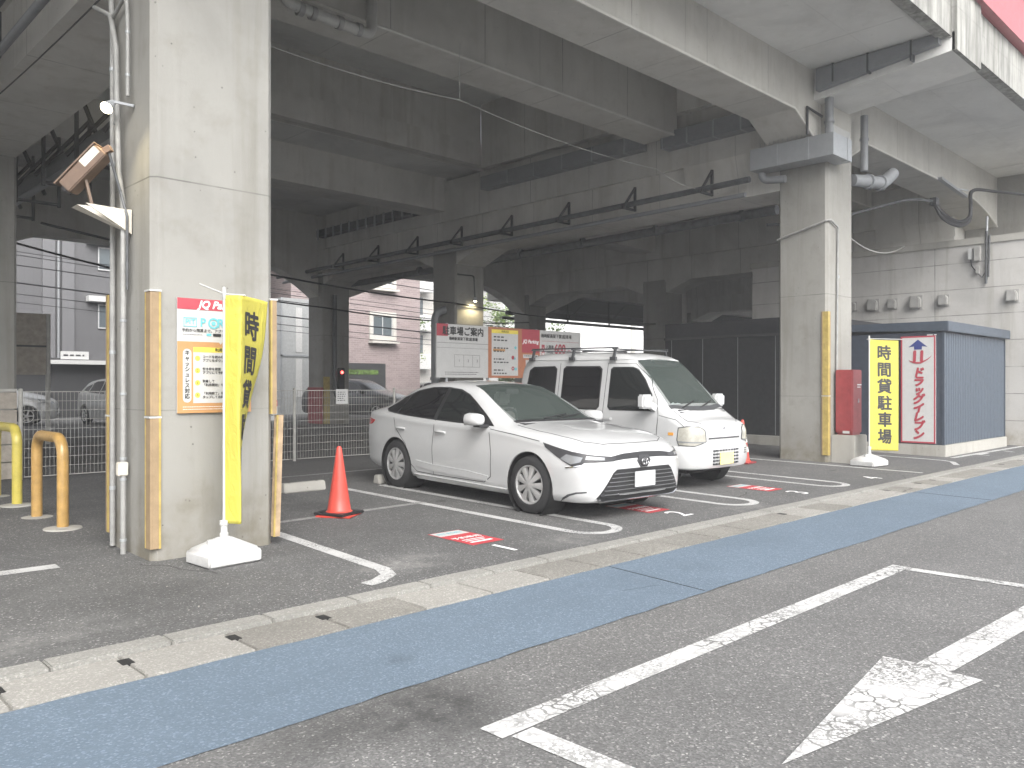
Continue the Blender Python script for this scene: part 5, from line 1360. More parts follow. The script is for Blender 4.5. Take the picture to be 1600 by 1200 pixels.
# -------------------------------------------------- cars seen beyond the fence
def far_car(name, label, cat, paint, table, loc, rz, win, ws, AX, AXR, WR, hw, lights=True):
    car = thing(name, label, cat)
    sh = Shell(table, 3, 3)
    body = sh.body('body', paint, car, [(x, WR, WR + .05, a, b) for x in (AX, AXR) for a, b in ((-1.2, -hw + .25), (hw - .25, 1.2))])
    for x in (AX, AXR):
        for f in (-1, 1): wheel(car, (x, f * (hw - .11), WR), WR, .19, 5, 0, f, n=18)
    for s_, N in ((-1, (0, -1, 0)), (1, (0, 1, 0))):
        for k, q in enumerate(win): sh.patch('side_window', 'privacy_glass', car, q, N, (1, 0, 0), off=.006, res=.1)
        D = Vector((.8, s_ * .6, 0)).normalized(); U2 = Vector((0, 0, 1)).cross(D).normalized(); xf = table[1][0]; zz = table[2][5]
        q = lambda x, y: Vector((x, s_ * y, 0)).dot(U2)
        sh.patch('headlight', 'lamp_clear', car, [(q(xf, hw - .32), zz - .10), (q(xf - .02, hw - .30), zz - .01), (q(xf - .45, hw - .04), zz + .06), (q(xf - .35, hw - .04), zz - .06)], D, U2, off=.006, res=.06)
        mirror_obj('side_mirror', paint, car, (win[0][0][0] - .18, s_ * (hw + .08), win[0][0][1] + .06), (.12, .18, .13))
    sh.patch('windscreen', ws[1], car, ws[0], (0, 0, 1), (1, 0, 0), off=.006, res=.1)
    sh.patch('grille', 'black_plastic', car, [(-.4, .42), (-.45, .56), (.45, .56), (.4, .42)], (1, 0, 0), (0, 1, 0), off=.006, res=.1)
    sh.patch('lower_grille', 'black_plastic', car, [(-.5, .24), (-.45, .34), (.45, .34), (.5, .24)], (1, 0, 0), (0, 1, 0), off=.006, res=.1)
    mb = MB(); sh.patch('', '', None, [(-.165, .37), (-.165, .52), (.165, .52), (.165, .37)], (1, 0, 0), (0, 1, 0), off=.02, mb=mb); mb.build('number_plate', 'plate_white', car)
    car.location = loc; car.rotation_euler = (0, 0, rz)
    return car
HATCH = [
 (2.03, .26, .50, .42, .46, .60, .36, .66, .2, .69, .70), (1.96, .22, .70, .45, .64, .68, .52, .76, .3, .80, .81), (1.75, .19, .82, .5, .76, .80, .64, .88, .38, .92, .93),
 (1.4, .18, .8475, .52, .80, .90, .70, .98, .42, 1.02, 1.03), (1.05, .18, .8475, .54, .81, .95, .70, 1.05, .55, 1.10, 1.12), (.6, .18, .8475, .55, .81, .97, .69, 1.22, .60, 1.33, 1.37),
 (.25, .18, .8475, .55, .81, .98, .68, 1.28, .58, 1.46, 1.50), (-.3, .18, .8475, .56, .81, 1.0, .67, 1.30, .57, 1.49, 1.535), (-1.0, .18, .8475, .57, .81, 1.02, .66, 1.30, .56, 1.46, 1.51),
 (-1.6, .20, .84, .6, .79, 1.03, .64, 1.26, .53, 1.37, 1.42), (-1.9, .24, .81, .62, .74, 1.02, .58, 1.15, .46, 1.22, 1.26), (-2.04, .32, .70, .62, .62, .95, .48, 1.0, .36, 1.03, 1.05)]
HWIN = [[(.78, 1.0), (.40, 1.27), (.16, 1.40), (-.18, 1.43), (-.20, 1.02)], [(-.28, 1.02), (-.26, 1.43), (-.75, 1.42), (-.98, 1.36), (-1.02, 1.06)], [(-1.1, 1.08), (-1.06, 1.33), (-1.42, 1.24), (-1.5, 1.12)]]
HWS = [(1.0, -.62), (1.07, 0), (1.0, .62), (.30, .54), (.24, 0), (.30, -.54)]
far_car('parked_hatchback', 'silver hatchback seen through the fence left of the near column', 'car', 'silver_paint', HATCH, (9.85, 28.3, .125), R(-84), HWIN, (HWS, 'privacy_glass'), 1.22, -1.30, .31, .8475)
far_car('parked_car', 'white car half hidden behind the far left column and sign back', 'car', 'white_paint', HATCH, (6.3, 30.6, .125), R(-20), HWIN, (HWS, 'privacy_glass'), 1.22, -1.30, .31, .8475)
far_car('parked_car', 'dark car with pale windscreen beyond the fence near the pink building', 'car', 'dark_paint', HATCH, (17.9, 26.9, .125), R(-62), HWIN, (HWS, 'clear_glass'), 1.22, -1.30, .31, .8475)
far_car('parked_car', 'silver car just showing between the pink building and grey drain pipe', 'car', 'silver_paint', HATCH, (30.2, 36.5, .125), R(-75), HWIN, (HWS, 'clear_glass'), 1.22, -1.30, .31, .8475)

# ============================================================ SIGNS
def lines_block(F, mb, a0, a1, b, n, pitch, h=.006, seed=1):
    rr = random.Random(seed)
    for k in range(n):
        x = a0
        end = a1 - rr.random() * (a1 - a0) * .35
        while x < end:
            w_ = rr.uniform(.008, .02) * (h / .006); F.rect(mb, x, min(x + w_, end), b - k * pitch - h / 2, b - k * pitch + h / 2, .0065); x += w_ + .006 * (h / .006)
b = thing('parking_notice', 'red, white and orange parking notice partly behind the folded yellow banner', 'sign', (3.0, 6.58, 1.2))
F = Face((2.985, 6.578, 1.66), (1, 0, 0), (0, 0, 1))
mb = MB(); F.board(mb, -.315, .315, -.465, .465, .012); mb.build('panel', 'sign_white', b)
mb = MB(); F.rect(mb, -.315, .315, .375, .465, .003); mb.build('red_band', 'sign_red', b, fix=False)
mb = MB(); F.rect(mb, -.315, .315, -.465, .115, .003); mb.build('orange_field', 'sign_orange', b, fix=False)
mb = MB(); F.rect(mb, -.185, .285, -.385, .065, .004)
pts = [(-.235 + .035 * cos(a), .02 + .035 * sin(a)) for a in [pi * k / 10 for k in range(11)]] + [(-.235 + .035 * cos(a), -.345 + .035 * sin(a)) for a in [pi + pi * k / 10 for k in range(11)]]
F.poly(mb, pts, .004); F.poly(mb, [(.03, .118), (.06, .118), (.045, .095)], .004); mb.build('text_field', 'sign_white', b, fix=False)
mb = MB(); F.rect(mb, -.185, .285, .03, .07, .0055)
for k in range(4): F.disc(mb, -.15, -.02 - k * .10, .022, .0055)
mb.build('yellow_marks', 'sign_yellow', b, fix=False)
mb = MB(); F.text(mb, 'JQ Parking', .04, .418, .085, .005, bold=.003, shear=.3); mb.build('brand_lettering', 'ink_white', b, fix=False)
mb = MB(); F.text(mb, 'P', -.105, .27, .10, .005, bold=.002); F.text(mb, 'RT', .075, .27, .10, .005, bold=.002); F.disc(mb, -.015, .27, .046, .005, .031); F.disc(mb, -.015, .27, .018, .005)
for q in ((-.265, -.155, .305, .311), (-.265, -.155, .235, .241), (-.265, -.259, .235, .311), (-.161, -.155, .235, .311)): F.rect(mb, *q, .005)
F.text(mb, 'PIT', -.21, .273, .062, .005, bold=.001); F.rect(mb, -.075, -.035, .165, .185, .005); mb.build('teal_lettering', 'sign_teal', b, fix=False)
mb = MB()
F.text(mb, '予約から精算まで、アプリだけで駐車できる', .02, .205, .030, .005, bold=.0004)
F.rect(mb, -.02, .05, .163, .186, .005); F.rect(mb, .06, .13, .163, .186, .005)
for i, ch in enumerate('キャッシュレス対応'): F.text(mb, ch, -.235, .02 - i * .044, .044, .0055, bold=.0012)
F.text(mb, '利用手順', .06, .05, .032, .007, bold=.0008)
for k, (t1, t2) in enumerate((('コードを読み取り', 'アプリをダウンロード'), ('空き枠を検索', 'アプリにて予約'), ('到着して', '「利用開始」をタップ'), ('「利用終了」を', 'タップして出庫'))):
    F.text(mb, str(k + 1), -.15, -.02 - k * .10, .026, .007, bold=.0005)
    F.text(mb, t1, -.11, -.008 - k * .10, .026, .0065, align='LEFT', bold=.0005); F.text(mb, t2, -.11, -.038 - k * .10, .026, .0065, align='LEFT', bold=.0005)
lines_block(F, mb, -.27, -.10, .172, 1, .01, .004); mb.build('lettering', 'ink_black', b, fix=False)
mb = MB(); lines_block(F, mb, -.27, .28, -.415, 2, .02, .005, 4); mb.build('fine_print', 'ink_white', b, fix=False)

# tariff board on posts behind the saloon
b = thing('tariff_board', 'long parking information board in white, orange and red panels behind the cars', 'sign', (12.7, 13.0, .12))
F = Face((12.73, 12.96, 2.13), (1, 0, 0), (0, 0, 1))
HL = 2.22
mb = MB(); F.board(mb, -HL, HL, -.55, .55, .03); mb.build('panel', 'sign_white', b)
mb = MB(); F.rect(mb, -.80, .80, -.55, .55, .003); mb.build('orange_field', 'sign_orange_red', b, fix=False)
mb = MB(); F.rect(mb, -HL, -HL + .30, .30, .55, .004); mb.build('red_tab', 'sign_red', b, fix=False)
mb = MB(); F.rect(mb, .22, .78, .02, .55, .0045); mb.build('red_field', 'sign_red', b, fix=False)
mb = MB(); F.rect(mb, .86, .96, -.12, .22, .004); mb.build('red_tab', 'sign_red', b, fix=False)
mb = MB(); F.rect(mb, -.70, .10, -.50, .50, .004); F.rect(mb, .26, .74, -.10, -.02, .005); F.rect(mb, .34, .70, -.48, -.14, .005); mb.build('text_field', 'sign_white', b, fix=False)
mb = MB(); F.rect(mb, -.70, .10, .42, .50, .0055); mb.build('yellow_band', 'sign_yellow', b, fix=False)
mb = MB(); F.text(mb, 'JQ Parking', .50, .27, .115, .007, bold=.004, shear=.3)
for i, ch in enumerate('入庫'): F.text(mb, ch, .91, .12 - i * .13, .09, .0065, bold=.002)
mb.build('brand_lettering', 'ink_white', b, fix=False)
mb = MB(); F.text(mb, '駐車場ご案内', -1.5, .40, .19, .006, bold=.006)
F.text(mb, '箱崎駅高架下第2駐車場', -1.5, .25, .075, .006, bold=.002)
for q in ((-HL, -.8, .16, .166), (-HL, -.8, .06, .064), (-1.75, -1.05, -.33, -.325), (-1.75, -1.05, -.08, -.075), (-1.75, -1.744, -.33, -.08), (-1.5, -1.494, -.33, -.08), (-1.25, -1.244, -.33, -.08), (-1.05, -1.044, -.33, -.08)): F.rect(mb, *q, .0055)
for k in range(3): F.text(mb, str(k + 1), -1.62 + .25 * k, -.2, .08, .006)
lines_block(F, mb, -2.0, -1.0, -.44, 2, .04, .012, 8)
F.text(mb, '利用方法', -.3, .46, .055, .007, bold=.001)
for k in range(4): lines_block(F, mb, -.64, -.18, .34 - k * .24, 2, .07, .028, 20 + k)
F.text(mb, '箱崎駅高架下第2駐車場', 1.36, .42, .10, .006, bold=.002)
F.text(mb, '入庫後', 1.13, .17, .09, .006, bold=.0015); F.text(mb, '24時間', 1.13, .05, .075, .006, bold=.0015); lines_block(F, mb, .30, .70, -.05, 1, .05, .02, 31)
mb.build('lettering', 'ink_black', b, fix=False)
mb = MB(); F.text(mb, '600', 1.48, .12, .32, .006, bold=.008, sx=.8); F.text(mb, '円', 1.80, .06, .11, .006, bold=.003); F.rect(mb, .86, 2.15, .30, .307, .0055)
F.disc(mb, -.06, -.10, .045, .006); F.disc(mb, -.06, -.34, .045, .006, .02); mb.build('red_lettering', 'sign_red', b, fix=False)
mb = MB(); F.rect(mb, -.66, -.30, .03, .08, .0055); mb.build('orange_mark', 'sign_orange', b, fix=False)
mb = MB(); F.disc(mb, .02, .12, .035, .006); F.disc(mb, .0, -.12, .03, .006); F.rect(mb, -.02, .06, -.38, -.32, .006); mb.build('blue_mark', 'sign_teal', b, fix=False)
for x in (-1.9, -.75, .75, 1.9):
    mb = MB(); mb.tube([(12.73 + x, 13.03, .10), (12.73 + x, 13.03, 2.7)], .03, 8); mb.build('post', 'galvanised', b, smooth=50)

# ============================================================ FENCE
b = thing('mesh_fence', 'cream wire mesh fence on steel posts along the back of the stalls', 'fence', (9, 12.75, .12))
fx = [3.04, 5.1, 7.15, 9.2, 11.25, 13.3, 15.35, 17.1]; z0 = .16; z1 = 1.33
def fy(x): return 12.78 - (x - 3) * .028
for x in fx:
    mb = MB(); mb.tube([(x, fy(x), .08), (x, fy(x), 1.36)], .028, 10); mb.lathe([(.028, 1.36), (.02, 1.375), (0, 1.378)], 10, c=(x, fy(x), 0)); mb.build('post', 'fence_paint', b, smooth=50)
for a, c in zip(fx[:-1], fx[1:]):
    mb = MB(); n = int((c - a - .08) / .052)
    for k in range(n + 1):
        x = a + .04 + (c - a - .08) * k / n; y = fy(x) - .03
        mb.box(x - .002, x + .002, y - .002, y + .002, z0, z1)
    for k in range(10):
        z = z0 + (z1 - z0) * k / 9; r_ = .003 if 0 < k < 9 else .006
        mb.bar((a + .03, fy(a) - .034, z), (c - .03, fy(c) - .034, z), r_ * 2)
    mb.build('mesh_panel', 'fence_paint', b)
b = thing('board_panel', 'tan timber board screen at the left end of the mesh fence', 'panel', (2.0, 12.8, .12))
mb = MB()
for k in range(5): mb.box(.2, 3.0, 12.80, 12.83, .14 + .24 * k, .36 + .24 * k)
mb.build('board', 'board_tan', b); mb = MB(); mb.box(.2, 3.0, 12.79, 12.85, 1.335, 1.37); mb.build('rail', 'fence_paint', b)
def small_sign(name, label, x, z, w_, h_, red):
    F = Face((x, fy(x) - .05, z), (1, 0, 0), (0, 0, 1)); b = thing(name, label, 'sign', (x, fy(x), z))
    mb = MB(); F.board(mb, -w_ / 2, w_ / 2, -h_ / 2, h_ / 2, .006); mb.build('panel', 'sign_white', b)
    if red:
        mb = MB(); F.rect(mb, -w_ / 2, w_ / 2, h_ * .2, h_ / 2, .003); mb.build('red_field', 'sign_red', b, fix=False)
        mb = MB(); F.text(mb, '駐車場', 0, h_ * .34, .08, .005, bold=.002); mb.build('white_lettering', 'ink_white', b, fix=False)
    mb = MB(); lines_block(F, mb, -w_ * .4, w_ * .4, h_ * (.05 if red else .3), 3 if red else 5, h_ * .14, .014, 12); mb.build('lettering', 'ink_black', b, fix=False)
small_sign('notice_board', 'small red and white notice on the fence beside the near column', 6.68, 1.0, .26, .34, True)
small_sign('paper_notice', 'white paper notice tied to the fence near the red cone', 8.05, 1.22, .24, .26, False)
b = thing('sign_back', 'dark back of a large sign on a pale pole at the far left', 'sign', (5.3, 20.2, .12))
mb = MB(); mb.box(4.4, 5.25, 20.0, 20.06, 1.65, 2.98); mb.build('panel', 'board_tan', b); mb = MB(); mb.tube([(5.30, 20.05, .12), (5.30, 20.05, 2.99)], .05, 10); mb.build('pole', 'fence_paint', b, smooth=50)
mb = MB(); mb.box(4.4, 5.25, 19.97, 20.0, 2.25, 2.29); mb.build('brace', 'bracket_dark', b)
b = thing('signal_lamp', 'small black signal lamp lit red on the far striped column', 'lamp', (15.0, 23.5, 1.4))
mb = MB(); mb.box(14.88, 15.10, 23.44, 23.58, 1.15, 2.0); mb.build('housing', 'black_plastic', b, bevel=.02)
mb = MB(); mb.lathe([(0, 23.42), (.045, 23.425), (.05, 23.45)], 12, 'Y', (14.99, 0, 1.85)); mb.build('lens', 'led_red', b)
pipe('downpipe', 'black hooked pipe on the far striped column', 'pipe', [(14.75, 23.5, 4.4), (14.75, 23.5, 1.2), (14.8, 23.45, 1.05), (14.95, 23.42, 1.0), (15.05, 23.45, 1.15)], .07, 'pipe_dark')
pipe('downpipe', 'fat grey downpipe with a bent top left of the board column', 'pipe', elbow((14.6, 17.1, 3.5), (14.02, 17.35, 3.45), (14.02, 17.35, 2.6), .3) + [(14.02, 17.35, .1)], .11, 'steel_grey', [((14.02, 17.35, 1.6), 'Z', .08)])

# ============================================================ CONES, BOLLARDS, CABINET, WHEEL STOPS
def cone(label, x, y, h, striped, rz=.2):
    b = thing('traffic_cone', label, 'traffic cone', (0, 0, 0))
    prof = [(.148, .035), (.135, .05)] ; top = h
    def rad(z): return .125 + (.024 - .125) * (z - .05) / (top - .05)
    n = 28
    mb = MB(); mb.lathe([(.150, .02), (.148, .04), (.128, .055)] + [(rad(z), z) for z in (.06, .2, .4, .6, top - .02)] + [(.018, top - .004), (.0, top)], n); mb.build('cone_body', 'cone_red', b, smooth=40)
    if striped:
        for z0_, z1_ in ((.20, .29), (.37, .46), (.53, .61)):
            mb = MB(); mb.lathe([(rad(z0_) + .001, z0_), (rad(z0_) + .004, z0_ + .002), (rad(z1_) + .004, z1_ - .002), (rad(z1_) + .001, z1_)], n); mb.build('reflective_band', 'cone_band', b, smooth=40)
        mb = MB(); mb.box(-.19, .19, -.19, .19, .0, .03); mb.build('base', 'fire_red', b, bevel=.012)
    else:
        mb = MB(); c_, s_ = cos(.28), sin(.28)
        mb.prism([(x_ * c_ - y_ * s_, x_ * s_ + y_ * c_) for x_, y_ in ((-.19, -.19), (.19, -.19), (.19, .19), (-.19, .19))], 0, .018); mb.build('lower_base', 'cone_red', b, bevel=.006)
        mb = MB(); mb.box(-.19, .19, -.19, .19, .018, .045); mb.build('base_weight', 'black_plastic', b, bevel=.008)
    b.location = (x, y, zg(y)); b.rotation_euler = (0, 0, rz); return b
cone('plain red traffic cone on a black weight in the empty front stall', 4.76, 7.50, .735, False, .35)
cone('red and white striped traffic cone behind the white van', 13.07, 7.55, .77, True, .1)
def bollard(label, y0, y1, mat, x=2.40):
    b = thing('hoop_bollard', label, 'bollard', (x, (y0 + y1) / 2, zg(y0)), 'hoop bollards left of the near column'); r = .052; h = .85; z = zg((y0 + y1) / 2); R_ = .17
    pts = [(x, y0, z - .02), (x, y0, z + h - R_)] + [(x, y0 + R_ - R_ * cos(a), z + h - R_ + R_ * sin(a)) for a in [pi / 2 * k / 8 for k in range(1, 9)]]
    pts += [(x, y1 - R_ + R_ * sin(a), z + h - R_ + R_ * cos(a)) for a in [pi / 2 * k / 8 for k in range(0, 9)]] + [(x, y1, z - .02)]
    mb = MB(); mb.tube(pts, r, 16); mb.build('hoop', mat, b, smooth=60)
    for y in (y0, y1):
        mb = MB(); mb.lathe([(.17, -.01), (.165, .004), (.11, .012), (.05, .014)], 18, c=(x, y, z)); mb.build('footing', 'concrete_block', b, smooth=30)
bollard('orange hoop bollard with scratched leg, closer to the near column', 8.56, 9.43, 'bollard_orange', 2.39)
bollard('bright yellow hoop bollard at the left edge of the picture', 10.36, 11.30, 'bollard_yellow', 2.43)
b = thing('hydrant_cabinet', 'red steel cabinet standing on a concrete block beside the second column', 'cabinet', (14.9, 6.4, .5))
mb = MB(); mb.box(14.60, 14.98, 6.24, 6.56, .56, 1.70); mb.build('case', 'fire_red', b, bevel=.012)
mb = MB(); mb.box(14.585, 14.60, 6.255, 6.545, .60, 1.66); mb.build('door', 'fire_red', b, bevel=.004)
mb = MB(); mb.box(14.80, 14.83, 6.225, 6.24, 1.1, 1.18); mb.build('handle', 'chrome', b)
mb = MB(); mb.box(14.64, 14.94, 6.26, 6.54, .525, .56); mb.build('foot', 'fire_red', b)
mb = MB(); mb.box(14.59, 14.60, 6.30, 6.42, .555, .60); mb.build('notice', 'sign_white', b)
mb = MB(); FF = Face((14.85, 6.235, 1.42), (1, 0, 0), (0, 0, 1)); FF.rect(mb, -.09, .09, .0, .02, .006); FF.rect(mb, -.09, .05, -.04, -.025, .006); mb.build('lettering', 'ink_white', b, fix=False)
b = thing('concrete_block', 'low square concrete block carrying the red cabinet', 'block', (14.85, 6.4, 0))
mb = MB(); mb.box(14.50, 15.08, 6.18, 6.60, -.02, .525); mb.build('block', 'concrete_block', b, bevel=.015)
pipe('conduit', 'thin conduit crossing the second column and running down to the red cabinet', 'pipe', [(14.33, 7.55, 4.15), (14.33, 6.62, 4.38), (14.42, 6.56, 4.40), (14.72, 6.56, 4.30), (14.72, 6.57, 3.9), (14.66, 6.57, 1.0), (14.66, 6.56, .85), (14.72, 6.52, .75)], .018, 'conduit_grey', [((14.72, 6.56, 3.4), 'Z', .05)])
WS = ['grey concrete wheel stop behind the plain red cone', 'grey concrete wheel stop against the rear wheel of the saloon', 'grey concrete wheel stop farther under the saloon', 'grey concrete wheel stop under the left side of the van', 'grey concrete wheel stop under the right side of the van']
ws = None
for i, (x, y) in enumerate(((5.40, 9.35), (6.83, 9.36), (8.0, 9.4), (9.35, 9.45), (10.6, 9.45))):
    if ws is None:
        ws = thing('wheel_stop', WS[0], 'wheel stop', (0, 0, 0), 'concrete wheel stops')
        mb = MB(); mb.prism([(-.075, 0), (.075, 0), (.05, .12), (-.05, .12)], -.30, .30, 'X'); mb.build('stop', 'concrete_block', ws, bevel=.012)
        mb = MB(); mb.lathe([(0, .1215), (.02, .1215)], 10, c=(-.2, 0, 0)); mb.lathe([(0, .1215), (.02, .1215)], 10, c=(.2, 0, 0)); mb.build('bolt_hole', 'dark_gap', ws, fix=False)
        o = ws
    else: o = copy_tree(ws)
    o.location = (x, y, zg(y)); o['label'] = WS[i]; o.rotation_euler = (0, 0, R(1.5) * ((-1) ** i))
# loose litter: pebbles and dead leaves on the tarmac near the kerb
mb = MB(); rr = random.Random(11)
for k in range(220):
    x = rr.uniform(1.0, 15); y = rr.uniform(4.75, 12) if k % 3 else rr.uniform(4.7, 6); z = zg(y); s_ = rr.uniform(.006, .018); a = rr.random() * 6
    mb.add([(x + s_ * cos(a), y + s_ * sin(a), z + .004), (x - s_ * .4 * sin(a), y + s_ * .4 * cos(a), z + .010), (x - s_ * cos(a), y - s_ * sin(a), z + .004), (x + s_ * .4 * sin(a), y - s_ * .4 * cos(a), z + .008), (x, y, z + s_ * .6)], [(0, 1, 4), (1, 2, 4), (2, 3, 4), (3, 0, 4)])
tag(mb.build('litter', 'gutter_cream'), 'small pale stones and scraps scattered on the tarmac of the stalls', 'litter', kind='stuff')

# ============================================================ BUILDINGS AND TREES ACROSS THE BACK STREET
def building(name, label, x0, x1, y0, y1, h, mat, cat='building'):
    b = thing(name, label, cat, (x0, y0, zg(13)))
    mb = MB(); mb.box(x0, x1, y0, y1, zg(13) - .05, h); mb.build('wall', mat, b)
    mb = MB(); mb.box(x0 - .15, x1 + .15, y0 - .15, y1 + .15, h, h + .35); mb.build('roof', 'concrete_block', b); return b
def window(b, x0, x1, z0, z1, y, frame='sign_grey', fr=.05, surround=None):
    if surround:
        mb = MB(); s_ = .22; mb.box(x0 - s_, x1 + s_, y - .12, y - .002, z0 - s_, z0 - .01); mb.box(x0 - s_, x1 + s_, y - .12, y - .002, z1 + .01, z1 + s_); mb.box(x0 - s_, x0 - .01, y - .12, y - .002, z0 - .01, z1 + .01); mb.box(x1 + .01, x1 + s_, y - .12, y - .002, z0 - .01, z1 + .01)
        mb.build('window_surround', surround, b)
    mb = MB(); mb.box(x0, x1, y - .03, y + .02, z0, z1); w_ = mb.build('window', 'building_glass', b)
    mb = MB()
    for q in ((x0, x1, z0, z0 + fr), (x0, x1, z1 - fr, z1)): mb.box(q[0], q[1], y - .05, y - .031, q[2], q[3])
    for q in (x0, (x0 + x1) / 2 - fr / 2, x1 - fr): mb.box(q, q + fr, y - .05, y - .031, z0 + fr, z1 - fr)
    f = mb.build('frame', frame, w_); return w_
g = building('office_building', 'grey ribbed metal clad office building across the street', -14, 19.0, 36.0, 46, 11.5, 'grey_cladding')
mb = MB(); mb.box(9.3, 9.75, 35.9, 35.999, 2.5, 11.2); mb.box(10.0, 10.45, 35.9, 35.999, 2.5, 11.2); mb.build('pale_rib', 'grey_cladding_light', g)
mb = MB(); mb.tube([(9.87, 35.9, 2.5), (9.87, 35.9, 11.3)], .05, 8); mb.build('downpipe', 'steel_grey', g)
for z0_, z1_ in ((3.75, 4.75), (6.15, 7.1), (8.6, 9.5)):
    for x in (11.35, 14.2, 3.0, 6.0):
        if x < 8 and z0_ < 8: continue
        window(g, x, x + 1.3, z0_, z1_, 35.99); mb = MB(); mb.box(x - .45, x + 1.4, 35.6, 35.989, z1_ + .08, z1_ + .30); mb.build('canopy', 'sign_white', g)
mb = MB(); mb.box(-13, 18.8, 35.5, 35.989, 2.26, 2.42); mb.build('ledge', 'sign_white', g)
mb = MB(); mb.box(-13, 18.8, 35.95, 35.992, .1, 2.24); mb.build('dark_base', 'dark_wall', g)
F = Face((10.45, 35.85, 2.62), (1, 0, 0), (0, 0, 1)); mb = MB(); F.board(mb, -.52, .52, -.16, .16, .05); sgn = mb.build('name_plate', 'sign_white', g)
mb = MB(); lines_block(F, mb, -.42, .42, .0, 1, .1, .07, 3); mb.build('lettering', 'ink_black', sgn, fix=False)
b = thing('steel_stair_tower', 'pale grey sheet metal stair tower between the grey and pink buildings', 'tower', (18.9, 33, .12))
mb = MB(); mb.box(18.0, 19.85, 33.0, 35, .1, 5.3); mb.build('panel', 'metal_panel', b); mb = MB(); mb.box(18.7, 19.0, 32.97, 32.999, 2.9, 4.9); mb.box(18.7, 19.0, 32.97, 32.999, .9, 2.6); mb.build('window', 'sign_white', b)
mb = MB(); mb.box(17.95, 19.9, 32.96, 33.0, 2.7, 2.78); mb.box(17.95, 18.02, 32.96, 33.0, .1, 5.3); mb.build('trim', 'galvanised', b)
p_ = building('apartment_block', 'pink tiled apartment block with white framed windows behind the fence', 20.7, 28.8, 37.0, 48, 11.6, 'pink_tile')
for zc in (1.9, 4.65, 7.5, 10.2):
    if zc < 3: continue
    window(p_, 25.55, 26.85, zc - .55, zc + .55, 36.99, surround='cream_wall'); window(p_, 22.0, 23.2, zc - .55, zc + .55, 36.99, surround='cream_wall')
    mb = MB(); mb.box(25.3, 27.1, 36.6, 36.989, zc - .95, zc - .83); mb.build('window_ledge', 'cream_wall', p_)
mb = MB(); mb.box(22.6, 26.4, 36.96, 36.993, .1, 2.6); mb.build('garage_opening', 'dark_wall', p_)
mb = MB(); mb.box(23.3, 25.9, 36.93, 36.959, 2.0, 2.25); mb.build('green_reflection', 'leaf_green', p_)  # painted green in place of greenery reflected in the strip
c_ = building('balcony_block', 'cream block with stacked balconies beyond the pink apartments', 32.6, 40, 48, 58, 22, 'cream_wall')
for k in range(7):
    mb = MB(); mb.box(32.8, 38, 47.0, 47.99, 2.6 + 2.8 * k, 3.7 + 2.8 * k); mb.build('balcony', 'sign_white', c_); mb = MB(); mb.box(33.2, 37.6, 47.95, 47.992, 3.75 + 2.8 * k, 5.1 + 2.8 * k); mb.build('window', 'building_glass', c_)
wb = building('bright_backdrop', 'bright white warehouse wall seen through the far end of the viaduct', 44, 84, 46, 66, 9, 'white_wall')  # added wall, stands in for the bright outdoor gap beyond the deck
mb = MB(); mb.box(60, 60.6, 45.9, 45.99, 0, 9); mb.build('pilaster', 'cream_wall', wb)
building('far_block', 'distant cream building row far behind the left opening', -60, -16, 40, 52, 12, 'cream_wall')
building('long_block', 'distant grey housing block beyond the right end of the viaduct', 90, 150, 30, 70, 14, 'cream_wall')
# services hung under the far end of the viaduct
b = thing('service_rack', 'dark rack of pipes and cables hung across the far end under the viaduct', 'cable tray', (26, 25.4, 5))
for k in range(3):
    mb = MB(); mb.tube([(24.5, 25.2 + .25 * k, 4.75 - .2 * k), (49, 25.2 + .25 * k, 4.7 - .2 * k)], .13 - .03 * k, 10); mb.build('pipe', 'pipe_dark', b, smooth=50)
mb = MB(); mb.box(25.2, 49, 25.1, 25.16, 4.42, 5.75); mb.build('tray', 'bracket_dark', b)
for k in range(8):
    mb = MB(); mb.bar((25 + 3 * k, 25.05, 4.3), (25 + 3 * k, 25.05, 6.9), .06); mb.bar((25 + 3 * k, 25.04, 4.4), (26.2 + 3 * k, 25.04, 5.3), .05); mb.build('hanger', 'bracket_dark', b)
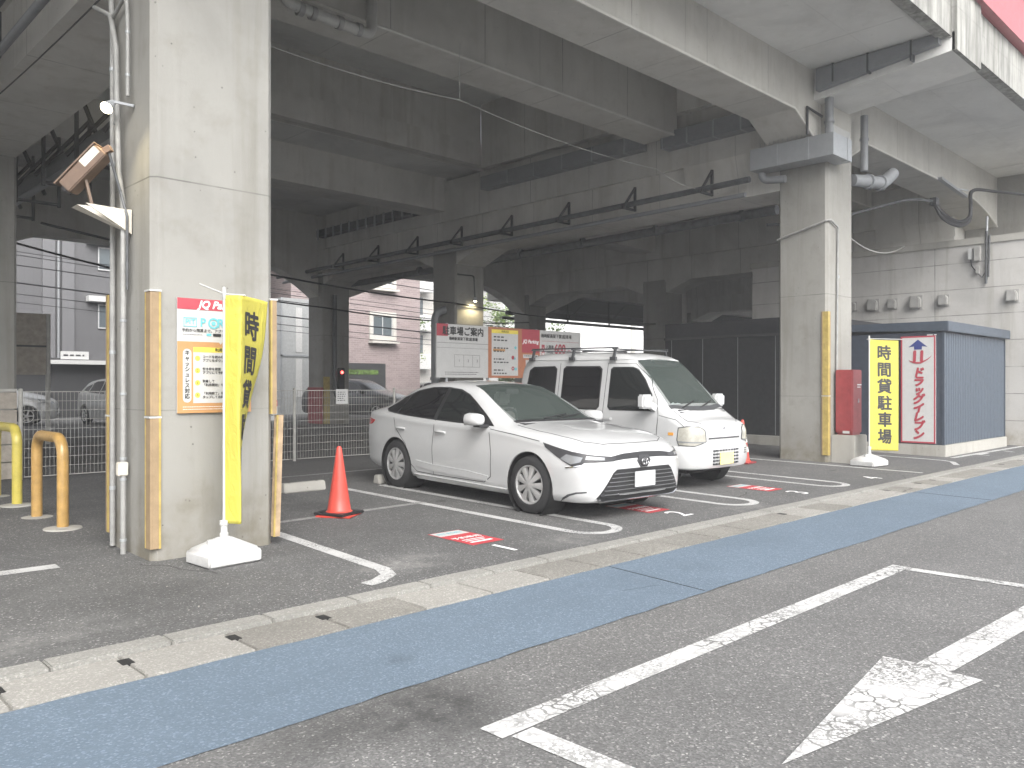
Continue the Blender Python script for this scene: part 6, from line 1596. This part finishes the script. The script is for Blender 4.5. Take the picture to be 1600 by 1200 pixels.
# street cables in front of the grey building
for k, (za, zb_, r_) in enumerate(((7.55, 7.0, .02), (6.35, 5.85, .015), (6.3, 6.1, .012), (5.85, 5.65, .02), (5.4, 4.95, .03), (4.98, 4.62, .016), (4.62, 4.4, .012))):
    wire('street_cable', ['highest street cable across the grey building', 'thin street cable second from the top', 'faint street cable under the second', 'dark street cable above the thickest', 'thickest street cable across the grey building', 'thin street cable below the thickest', 'lowest faint street cable before the grey wall'][k],
         [(-20, 31, za + 1.6), (30, 31, zb_ - 1.2)], r_, group='street cables beyond the left opening', sag=.4, n=20)
def tree(name, label, x, y, h, cr_, seed, mat='leaf_green'):
    rr = random.Random(seed); b = thing(name, label, 'tree', (x, y, .12), 'trees beyond the viaduct')
    mb = MB(); pts = [(x, y, .1), (x + .05, y, h * .3), (x + .15, y + .1, h * .62)]; mb.tube(pts, [.17, .13, .06], 8)
    for k in range(7):
        a = rr.random() * 6.28; z = h * rr.uniform(.28, .55); mb.tube([(x + .05, y, z), (x + cr_ * .35 * cos(a), y + cr_ * .35 * sin(a), z + h * .14), (x + cr_ * .7 * cos(a), y + cr_ * .7 * sin(a), z + h * .22)], [.06, .04, .015], 6)
    mb.build('trunk', 'bark', b, smooth=50)
    mb = MB(); cl = []
    for k in range(26):
        a = rr.random() * 6.28; u = rr.uniform(-1, 1); q = rr.uniform(.45, 1) ; r_ = cr_ * q * sqrt(1 - u * u * .8)
        cl.append((x + r_ * cos(a), y + r_ * sin(a), h * .66 + u * h * .32, rr.uniform(.25, .5) * cr_ * .75, rr.random() < .45))
    for cx, cy, cz, s_, lt in cl:
        for j in range(130):
            d = Vector((rr.gauss(0, 1), rr.gauss(0, 1), rr.gauss(0, .8))); d = d.normalized() * s_ * rr.random() ** .45
            p = Vector((cx, cy, cz)) + d; a = Vector((rr.gauss(0, 1), rr.gauss(0, 1), rr.gauss(0, 1))).normalized(); c2 = a.orthogonal().normalized(); sz = rr.uniform(.05, .12); mb.cur = 1 if (lt and j % 3) else 0
            mb.add([p - a * sz, p + c2 * sz * .5, p + a * sz, p - c2 * sz * .5], [(0, 1, 2, 3)])
    mb.build('crown', ['leaf_green', 'leaf_light'], b, fix=False); return b
tree('street_tree', 'leafy tree squeezed between pink apartments and grey downpipe', 30.6, 42, 6.5, 2.0, 1)
tree('street_tree', 'leafy street tree showing above the left half of the information board', 29.2, 33.0, 6.2, 2.2, 2)
tree('street_tree', 'leafy street tree showing above the orange panel of the board', 32.2, 32.0, 5.6, 2.0, 3)
tree('street_tree', 'leafy street tree low behind the board posts', 34.4, 35.5, 4.6, 1.8, 4)

# ============================================================ thin pale volume added to lift the dark tones under the deck
mb = MB(); mb.box(-310, 310, -310, 310, -1.2, 23.5)
m = bpy.data.materials.new('added_haze_volume'); m.use_nodes = True; nt = m.node_tree; nt.nodes.clear()
ho = nt.nodes.new('ShaderNodeOutputMaterial'); hv = nt.nodes.new('ShaderNodeVolumePrincipled')
hv.inputs['Color'].default_value = (.96, .97, 1, 1); hv.inputs['Density'].default_value = .003; hv.inputs['Anisotropy'].default_value = 0
nt.links.new(hv.outputs[0], ho.inputs['Volume']); M['added_haze_volume'] = m
tag(mb.build('haze', 'added_haze_volume'), 'thin pale haze in the air of the whole place', 'haze', kind='stuff')
